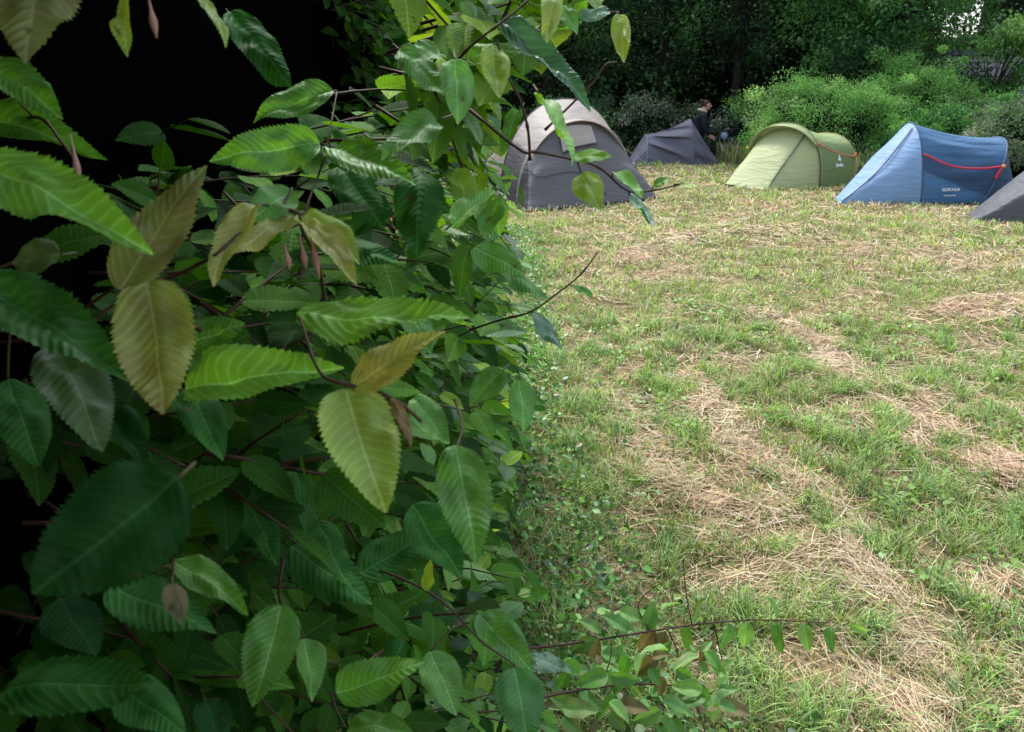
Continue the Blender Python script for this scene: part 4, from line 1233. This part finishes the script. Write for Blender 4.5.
# --- green pop-up tent
def green_tent():
    r = empty('tent', (4.57, 13.82, 0), math.radians(42)); tag(r, 'pale green pop-up tent with an arched hood over its closed door', 'tent', 'tents pitched in the field')
    A = hoopf(0, .72, 1.0, q=.85, pz=.8); B = hoopf(1.34, .62, .80, lean=.10, q=.85, pz=.75)
    Fr = polyf([(0, 0, -.72), (.4, -.85, -.28), (.75, -.95, .5), (1, 0, .72)])
    Ai = hoopf(.02, .69, .93, q=.85, pz=.8)
    porch = loft(Ai, Fr, sag=-.02, fold=seeded_fold(.01, 5, 14, 8))
    side = loft(A, B, sag=.05, fold=seeded_fold(.006, 4, 18, 9, (0, -.6, .3)), pinch=.04)
    R_ = polyf([(0, 1.38, -.62), (.3, 1.8, -.45), (.7, 1.85, .4), (1, 1.38, .62)])
    end = loft(B, R_)
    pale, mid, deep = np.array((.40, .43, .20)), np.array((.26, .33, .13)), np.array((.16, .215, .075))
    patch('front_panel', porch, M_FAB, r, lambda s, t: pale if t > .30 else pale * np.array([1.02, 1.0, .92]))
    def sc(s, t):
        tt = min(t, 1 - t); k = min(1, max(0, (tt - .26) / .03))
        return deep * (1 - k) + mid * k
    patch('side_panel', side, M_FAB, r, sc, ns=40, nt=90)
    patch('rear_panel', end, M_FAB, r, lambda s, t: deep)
    def vis(s, t):
        p = A(t); e = math.sin(PI * min(1, max(0, (t - .2) / .66))) ** .6 if .2 < t < .86 else 0
        return p + np.array([-.20 * s * e, 0, -.03 * s * s * e])
    patch('hood', vis, M_FAB, r, lambda s, t: mid * .95, ns=8, nt=50, t0=.2, t1=.86)
    surf_cord('zip', porch, [(.03, .36), (.3, .37), (.6, .39), (.85, .405), (.985, .41)], .012, (.10, .13, .07), r, (-.01, -.015, .008))
    m_ = MB(); m_.tube([vis(1, t) for t in np.linspace(.2, .86, 40)], .010, 6, col=(.30, .30, .14)); m_.tube([A(t) * 1.004 for t in np.linspace(0, 1, 50)], .011, 6, col=(.26, .24, .10)); m_.build('front_hoop', M_CORD, r)
    m_ = MB(); m_.tube([B(t) * 1.004 for t in np.linspace(0, 1, 50)], .011, 6, col=(.40, .30, .14)); m_.build('rear_hoop', M_CORD, r)
    org = (.45, .11, .03)
    a0 = side(.0, .22) + np.array([0, -.03, 0]); b0 = side(1, .165) + np.array([0, -.03, 0])
    cord('guy_rope', [a0, a0 * .6 + b0 * .4 + np.array([0, -.03, -.06]), b0 + np.array([-.2, -.03, -.02]), b0], .011, (.50, .15, .05), r)
    q0 = A(.83) + np.array([-.02, .06, 0])
    for cc_, rr_, kc in ((b0, (.035, .03, .03), org), (b0 + np.array([.0, -.02, -.05]), (.02, .02, .04), org), (a0, (.025, .02, .025), org), (q0, (.025, .025, .02), (.7, .4, .05))):
        m_ = MB(); m_.ell(cc_, rr_, 10, 8, col=kc); m_.build('rope_toggle', M_CORD, r)
    cord('guy_line', [b0, (1.2, -.72, .3), (1.05, -.78, .01)], .004, (.35, .36, .2), r)
    o, M = text_on('lettering', 'Quechua', side, .50, .085, .085, r, out=.02)
    # white mountain emblem
    m_ = MB()
    tri = [(-.075, .10), (-.03, .135), (-.012, .19), (0, .215), (.02, .18), (.035, .15), (.055, .14), (.085, .10), (.03, .093), (0, .115), (-.03, .093)]
    m_.add([(M @ Vector((x, y, .002)))[:] for x, y in tri], [list(range(len(tri)))])
    m_.build('mountain_emblem', M_PRINT, r, smooth=False)
    m_ = MB(); fr_ = [Fr(t) for t in np.linspace(.4, .75, 12)]
    m_.tube([p + np.array([0, 0, .012]) for p in fr_], .013, 5, col=(.45, .45, .36)); m_.build('hem', M_CORD, r)
    m_ = MB(); m_.box(tuple(Fr(.70) + np.array([-.008, -.02, .035])), (.008, .10, .012), rz=.0, col=(.02, .02, .02)); m_.build('label_strip', M_CORD, r, smooth=False)


green_tent()


# --- big dome tent, grey front, beige fly
def dome_tent():
    r = empty('tent', (1.13, 11.17, 0), math.radians(126)); tag(r, 'large dome tent with grey front wall and beige arch, half behind the hedge twigs', 'tent', 'tents pitched in the field')
    A = hoopf(.55, 1.04, 1.13, vc=-.14, q=1.0, pz=.85)
    Fr = polyf([(0, .5, -1.22), (.2, 0, -1.28), (.8, 0, 1.14), (1, .55, 1.0)])
    Cc = hoopf(1.25, 1.2, 1.40, vc=-.50, q=.95, pz=.95)
    R_ = polyf([(0, 1.3, -1.7), (.25, 2.5, -1.4), (.75, 2.6, .4), (1, 1.3, .75)])
    gr, be = np.array((.115, .105, .105)), np.array((.29, .245, .205))
    wall_ = loft(A, Fr, sag=-.05, fold=seeded_fold(.028, 7, 17, 12))
    fly = loft(A, Cc, sag=-.02, fold=seeded_fold(.008, 4, 20, 13))
    back = loft(Cc, R_, sag=-.12)
    patch('front_wall', wall_, M_FAB, r, lambda s, t: gr * (1 if t < .80 else .35), ns=40, nt=90)
    patch('fly', fly, M_FAB, r, lambda s, t: be if .16 < t < .8 else gr * .6)
    patch('rear_fly', back, M_FAB, r, lambda s, t: be * .95 if t > .3 else gr * .6)
    def band(s, t):
        p = A(t); c0 = np.array([.5, -.15, 0]); d_ = p - c0; d_ /= np.linalg.norm(d_)
        return p + d_ * .012 + np.array([-.10 * s + .02, 0, 0]) - d_ * .02 * s
    patch('arch_band', band, M_FAB, r, lambda s, t: be * 1.05, ns=4, nt=60)
    m_ = MB(); m_.tube([band(1, t) for t in np.linspace(0, 1, 60)], .010, 6, col=(.42, .33, .28)); m_.tube([Cc(t) * 1.003 for t in np.linspace(0, 1, 60)], .010, 6, col=(.06, .05, .05)); m_.build('pole', M_CORD, r)
    # window flap
    patch('window_flap', lambda s, t: wall_(s, t) + np.array([-.03, 0, .01]), M_FAB, r, lambda s, t: be * 1.25, ns=8, nt=10, s0=.08, s1=.34, t0=.44, t1=.62)
    m_ = MB(); a_, b_ = wall_(.35, .44), wall_(.35, .62); m_.tube([a_ + np.array([-.04, 0, 0]), (a_ + b_) / 2 + np.array([-.04, 0, .03]), b_ + np.array([-.04, 0, 0])], .009, 5, col=(.03, .03, .03)); m_.build('flap_edge', M_CORD, r)
    surf_cord('zip', wall_, [(.35, .80), (.6, .74), (.62, .60), (.7, .5), (.9, .45)], .006, (.06, .055, .06), r, (-.012, 0, .006))
    m_ = MB(); m_.tube([Fr(t) + np.array([-.005, 0, .02]) for t in np.linspace(.05, 1, 40)], .018, 5, col=(.02, .022, .03)); m_.build('groundsheet_edge', M_CORD, r)
    cord('guy_line', [A(.22), (0.2, -1.6, .3), (-.25, -1.75, .01)], .004, (.3, .3, .3), r)


dome_tent()


# --- small dark tent behind the dome
def small_dark_tent():
    r = empty('tent', (1.78, 15.1, 0), math.radians(160)); tag(r, 'dark grey domed tent mostly hidden behind the large dome tent', 'tent', 'tents pitched in the field')
    A = hoopf(0, .85, .82, q=.8, pz=.75); Cc = hoopf(1.0, .85, .95, q=.9, pz=.8)
    Fr = polyf([(0, 0, -.85), (.3, -.5, -.6), (.7, -.5, .6), (1, 0, .85)])
    R_ = polyf([(0, 1.0, -.85), (.3, 1.8, -.5), (.7, 1.8, .5), (1, 1.0, .85)])
    gr = np.array((.065, .065, .075))
    patch('front_wall', loft(A, Fr, fold=seeded_fold(.01, 5, 20, 31)), M_FAB, r, lambda s, t: gr)
    patch('fly', loft(A, Cc, sag=.02), M_FAB, r, lambda s, t: gr * .9)
    patch('rear_wall', loft(Cc, R_), M_FAB, r, lambda s, t: gr * .8)
    m_ = MB(); m_.tube([A(t) * 1.005 for t in np.linspace(0, 1, 40)], .009, 6, col=(.30, .30, .33)); m_.tube([A(t) * np.array([1, .9, .9]) + np.array([-.1, 0, 0]) for t in np.linspace(0, 1, 40)], .007, 6, col=(.25, .25, .28)); m_.build('pole', M_CORD, r)


small_dark_tent()


# --- charcoal draped tent
def draped_tent():
    r = empty('tent', (3.92, 18.2, 0), math.radians(180)); tag(r, 'charcoal grey tent with sagging folds beside the person', 'tent', 'tents pitched in the field')
    A = hoopf(0, .55, .95, q=.9, pz=1.1, lean=.04); B = hoopf(1.0, .50, .62, q=.95, pz=1.0, lean=-.02)
    Fr = polyf([(0, 0, -.55), (.3, -.62, -.3), (.75, -.62, .5), (1, 0, .55)])
    R_ = polyf([(0, 1.0, -.5), (.3, 1.33, -.4), (.75, 1.36, .5), (1, 1.0, .5)])
    gr = np.array((.125, .12, .15))
    def drape(s, t):
        # near side is t > .5; folds hang from the peak down to the low end
        e = math.sin(PI * s) ** .7 * max(0, math.sin(PI * t))
        wv = math.sin((t * 34 + s * 8.5)) * .5 + .3 * math.sin(t * 60 + s * 15)
        lip = max(0, math.sin(t * 34 + s * 8.5)) ** 3
        return np.array([0, (.10 * wv + .10 * lip) * e * (1 if t > .5 else -1), -.05 * lip * e])
    patch('flysheet', loft(A, B, sag=.06, fold=drape), M_FAB, r, lambda s, t: gr, ns=60, nt=160)
    patch('front_panel', loft(A, Fr, fold=seeded_fold(.03, 3, 40, 21, (0, 1, 0))), M_FAB, r, lambda s, t: gr * .9, ns=30, nt=90)
    patch('rear_panel', loft(B, R_, fold=seeded_fold(.01, 3, 18, 22)), M_FAB, r, lambda s, t: gr * 1.3)
    m_ = MB(); m_.tube([B(t) * 1.004 for t in np.linspace(0, 1, 40)], .008, 6, col=(.25, .26, .3)); m_.build('pole', M_CORD, r)
    cord('guy_line', [B(.8), (1.42, .75, .01)], .005, (.35, .4, .5), r)


draped_tent()


# --- dark tent at the right edge
def edge_tent():
    r = empty('tent', (6.93, 10.05, 0), math.radians(-14)); tag(r, 'dark grey tent cut by the picture edge in front of the blue tent', 'tent', 'tents pitched in the field')
    A = hoopf(0, .85, 1.02, q=.85, pz=.9); Cc = hoopf(1.2, .8, .9, q=.85, pz=.9)
    Fr = polyf([(0, 0, -.85), (.25, -1.28, -.72), (.5, -1.15, -.1), (.8, -.9, .4), (1, 0, .85)])
    R_ = polyf([(0, 1.2, -.8), (.3, 1.9, -.5), (.7, 1.9, .5), (1, 1.2, .8)])
    gr = np.array((.080, .080, .088))
    porch = loft(A, Fr, sag=-.03, fold=seeded_fold(.012, 9, 26, 41))
    patch('front_panel', porch, M_FAB, r, lambda s, t: gr, ns=40, nt=80)
    patch('flysheet', loft(A, Cc, sag=.05), M_FAB, r, lambda s, t: gr * .9)
    patch('rear_panel', loft(Cc, R_), M_FAB, r, lambda s, t: gr * .8)
    surf_cord('zip', porch, [(.05, .22), (.3, .18), (.6, .15), (.85, .13), (.98, .12)], .008, (.11, .11, .12), r, (-.005, -.015, .008))
    surf_cord('strap', porch, [(.20, .36), (.30, .26), (.32, .2)], .010, (.22, .23, .26), r, (-.005, -.015, .012))
    m_ = MB(); m_.tube([Fr(t) + np.array([0, -.005, .012]) for t in np.linspace(0, .6, 30)], .012, 5, col=(.015, .015, .018)); m_.build('groundsheet_edge', M_CORD, r)


edge_tent()

# a little heap of bare brown soil by the green tent
m_ = MB(); gx0, gy0 = G(838, 192)
m_.ell((0, 0, 0), (.18, .10, .045), 22, 12, lambda d: 1 + .25 * math.sin(d[0] * 9 + d[1] * 7) * .6 + .15 * math.sin(d[1] * 17), col=(1, 1, 1))
so_ = m_.build('soil_mound', plain('bare_soil', (.16, .075, .045), .95, .5, 25, bump=.8), loc=(gx0, gy0, .005)); tag(so_, 'small reddish mound of bare soil between green and blue tents', 'molehill')

# ------------------------------------------------------------------ person
def skinned(name, joints, bones, radii, mat, parent, root=0, sub=2):
    me = bpy.data.meshes.new(name); me.from_pydata([tuple(j) for j in joints], bones, []); me.materials.append(mat)
    o = bpy.data.objects.new(name, me); link(o, parent)
    md = o.modifiers.new('skin', 'SKIN'); md.use_smooth_shade = True
    for i, v in enumerate(me.skin_vertices[0].data):
        r = radii[i]; v.radius = r if isinstance(r, tuple) else (r, r); v.use_root = (i == root)
    o.modifiers.new('sub', 'SUBSURF').levels = sub; o.modifiers['sub'].render_levels = sub
    return o


def person():
    px0, py0 = 4.24, 19.1; z0 = float(ground_h(px0, py0))
    skin = plain('skin', (.48, .27, .19), .55, .1, 20); navy = plain('navy_cloth', (.010, .011, .020), .8, .3, 12, bump=.3); hairm = plain('brown_hair', (.05, .018, .012), .6, .4, 80)
    cream = plain('fleece', (.55, .42, .28), .9, .3, 60); shoe = plain('dark_shoe', (.02, .02, .02), .6, .2, 20)
    r = empty('person', (px0, py0, z0)); tag(r, 'person in dark navy jacket and trousers with a cream collar, leaning behind the charcoal tent', 'person')
    r.scale = (.99, .99, .99)
    # facing +x; near side is -y
    J = [(0, 0, .90), (.05, 0, 1.08), (.10, 0, 1.28), (.12, 0, 1.40), (.16, 0, 1.49), (.19, 0, 1.57),
         (.11, -.17, 1.34), (.14, -.22, 1.10), (.27, -.19, .90), (.31, -.18, .84),
         (.11, .17, 1.34), (.15, .22, 1.10), (.28, .17, .92), (.32, .16, .86),
         (0, -.09, .86), (.10, -.11, .48), (.02, -.12, .08), (.15, -.13, .03),
         (0, .09, .86), (.16, .11, .48), (.10, .12, .08), (.23, .13, .03)]
    Bn = [(0, 1), (1, 2), (2, 3), (3, 4), (4, 5), (2, 6), (6, 7), (7, 8), (8, 9), (2, 10), (10, 11), (11, 12), (12, 13), (0, 14), (14, 15), (15, 16), (16, 17), (0, 18), (18, 19), (19, 20), (20, 21)]
    Rd = [(.12, .14), (.11, .13), (.12, .15), .055, .07, .085, .055, .045, .035, .03, .055, .045, .035, .03, .085, .06, .04, .035, .085, .06, .04, .035]
    skinned('body', J, Bn, Rd, skin, r)
    # head detail, nose, ears and jaw
    h = MB()
    def hf(d):
        s = 1.0
        if d[0] > .3 and d[2] < -.2: s *= 1.04
        return s
    h.ell((.205, 0, 1.565), (.088, .070, .108), 24, 18, hf)
    h.ell((.305, 0, 1.555), (.022, .014, .022), 10, 8); h.ell((.20, -.078, 1.57), (.018, .010, .03), 10, 8); h.ell((.20, .078, 1.57), (.018, .010, .03), 10, 8)
    h.ell((.285, 0, 1.505), (.016, .024, .008), 10, 8); hd = h.build('face', skin, r)
    e = MB(); e.ell((.292, -.032, 1.585), (.008, .012, .007), 8, 6); e.ell((.292, .032, 1.585), (.008, .012, .007), 8, 6); e.build('eyes', M_BLACK, r)
    hh = MB(); hh.ell((.187, 0, 1.592), (.098, .080, .098), 24, 16, lambda d: 1 + .04 * math.sin(9 * d[1] + 6 * d[2]) - (.28 if d[0] > .45 and d[2] < .35 else 0)); hh.ell((.08, 0, 1.66), (.05, .05, .045), 14, 10); hh.build('hair', hairm, r)
    cl = MB(); cl.tube(smooth_path([(.20, 0, 1.425), (.14, -.085, 1.45), (.06, -.06, 1.475), (.03, 0, 1.48), (.06, .06, 1.475), (.14, .085, 1.45), (.20, 0, 1.425)], 24), .034, 10); cl.build('collar', cream, r)
    skinned('jacket', [(0, 0, .80), (.03, 0, .98), (.08, 0, 1.18), (.11, 0, 1.34), (.12, 0, 1.41), (.11, -.19, 1.33), (.13, -.24, 1.09), (.27, -.19, .91), (.11, .19, 1.33), (.14, .24, 1.09), (.28, .17, .93)],
            [(0, 1), (1, 2), (2, 3), (3, 4), (3, 5), (5, 6), (6, 7), (3, 8), (8, 9), (9, 10)], [(.17, .18), (.15, .17), (.15, .18), (.13, .16), .075, .085, .072, .052, .085, .072, .052], navy, r)
    skinned('trousers', [(0, 0, .90), (0, -.10, .84), (.10, -.11, .48), (.03, -.12, .10), (0, .10, .84), (.16, .11, .48), (.11, .12, .10)], [(0, 1), (1, 2), (2, 3), (0, 4), (4, 5), (5, 6)], [(.15, .16), .11, .08, .065, .11, .08, .065], navy, r)
    for (sx, sy) in ((.08, -.125), (.16, .125)):
        s_ = MB(); s_.ell((sx, sy, .045), (.14, .05, .05), 14, 8, lambda d: 1 - (.25 if d[2] > .5 and d[0] > .3 else 0)); s_.build('shoe', shoe, r)
    # hands: palm and separate curled fingers
    for sgn, wx, wy, wz in ((-1, .27, -.185, .875), (1, .28, .165, .895)):
        hm = MB(); hm.ell((wx + .05, wy, wz - .01), (.048, .022, .036), 12, 10)
        for k_, (dy, L_) in enumerate(((-.028, .06), (-.01, .07), (.008, .065), (.026, .052))):
            b_ = np.array([wx + .085, wy + dy * .4, wz - .01 + dy])
            hm.tube(smooth_path([b_, b_ + [L_ * .5, 0, -.008], b_ + [L_ * .8, 0, -.03]], 6), [.010, .010, .009, .009, .008, .005], 6)
        b_ = np.array([wx + .045, wy, wz + .02]); hm.tube(smooth_path([b_, b_ + [.02, 0, .02], b_ + [.05, 0, .02]], 5), [.011, .011, .010, .009, .006], 6)
        hm.build('hand', skin, r)


person()


# ------------------------------------------------------------------ motorcycle seen from the front
def motorcycle():
    r = empty('motorcycle', (4.96, 19.35, float(ground_h(4.96, 19.35))), math.radians(-14)); tag(r, 'dark motorcycle with a round headlamp parked in weeds beyond the person', 'motorcycle')
    # front faces -y
    def ring(c, R_, rr, col, name, mat, parent):
        m = MB(); pts = [(c[0], c[1] + R_ * math.cos(a), c[2] + R_ * math.sin(a)) for a in np.linspace(0, 2 * PI, 33)]
        m.tube(pts, rr, 10, col=col, cap=False); return m.build(name, mat, parent)
    chrome = plain('chrome', (.5, .5, .52), .25, .1, 20, metallic=.9); dk = plain('dark_paint', (.02, .022, .03), .35, .2, 20, spec=.5)
    for yy_ in (0, 1.3):
        m = MB(); m.tube([(-.07, yy_, .30), (.07, yy_, .30)], .05, 12, col=(.1, .1, .1)); wl = m.build('wheel', chrome, r)
        ring((0, yy_, .30), .25, .055, (.02, .02, .02), 'tyre', M_BLACK, wl); ring((0, yy_, .30), .20, .015, (.4, .4, .4), 'rim', chrome, wl)
        m = MB()
        for a in np.linspace(0, 2 * PI, 9)[:-1]: m.tube([(0, yy_, .30), (0, yy_ + .2 * math.cos(a), .30 + .2 * math.sin(a))], .006, 5)
        m.build('spokes', chrome, wl)
    m = MB()
    for sx in (-.09, .09): m.tube([(sx, 0, .30), (sx, .14, .62), (sx, .24, .92)], .022, 8)
    m.build('fork', dk, r)
    m = MB(); m.tube(smooth_path([(0, -.24, .50), (0, -.1, .63), (0, .12, .62), (0, .26, .50)], 12), .075, 10); m.build('mudguard', dk, r)
    m = MB(); m.tube([(0, .02, .88), (0, .10, .88), (0, .20, .88)], [.098, .092, .04], 20); hl = m.build('headlamp', dk, r)
    m = MB(); m.ell((0, .012, .88), (.082, .02, .082), 20, 12); m.build('lens', plain('lamp_glass', (.24, .33, .45), .12, .2, 10, spec=.8), hl)
    m = MB(); m.tube(smooth_path([(-.36, .38, 1.02), (-.2, .26, 1.03), (0, .22, .98), (.2, .26, 1.03), (.36, .38, 1.02)], 20), .014, 8); m.build('handlebar', M_BLACK, r)
    m = MB(); m.ell((0, .50, .86), (.14, .28, .13), 18, 12); m.build('tank', dk, r)
    m = MB(); m.ell((0, 1.0, .82), (.13, .38, .06), 18, 10); m.build('seat', M_BLACK, r)
    m = MB(); m.box((0, .60, .48), (.14, .2, .17)); m.tube([(0, .25, .85), (0, .45, .35), (0, .9, .35), (0, 1.2, .72)], .025, 8); m.build('engine', dk, r)
    m = MB(); m.tube(smooth_path([(.12, .42, .5), (.16, .5, .26), (.16, 1.0, .26), (.17, 1.5, .34)], 14), .032, 8); m.build('exhaust', chrome, r)


motorcycle()
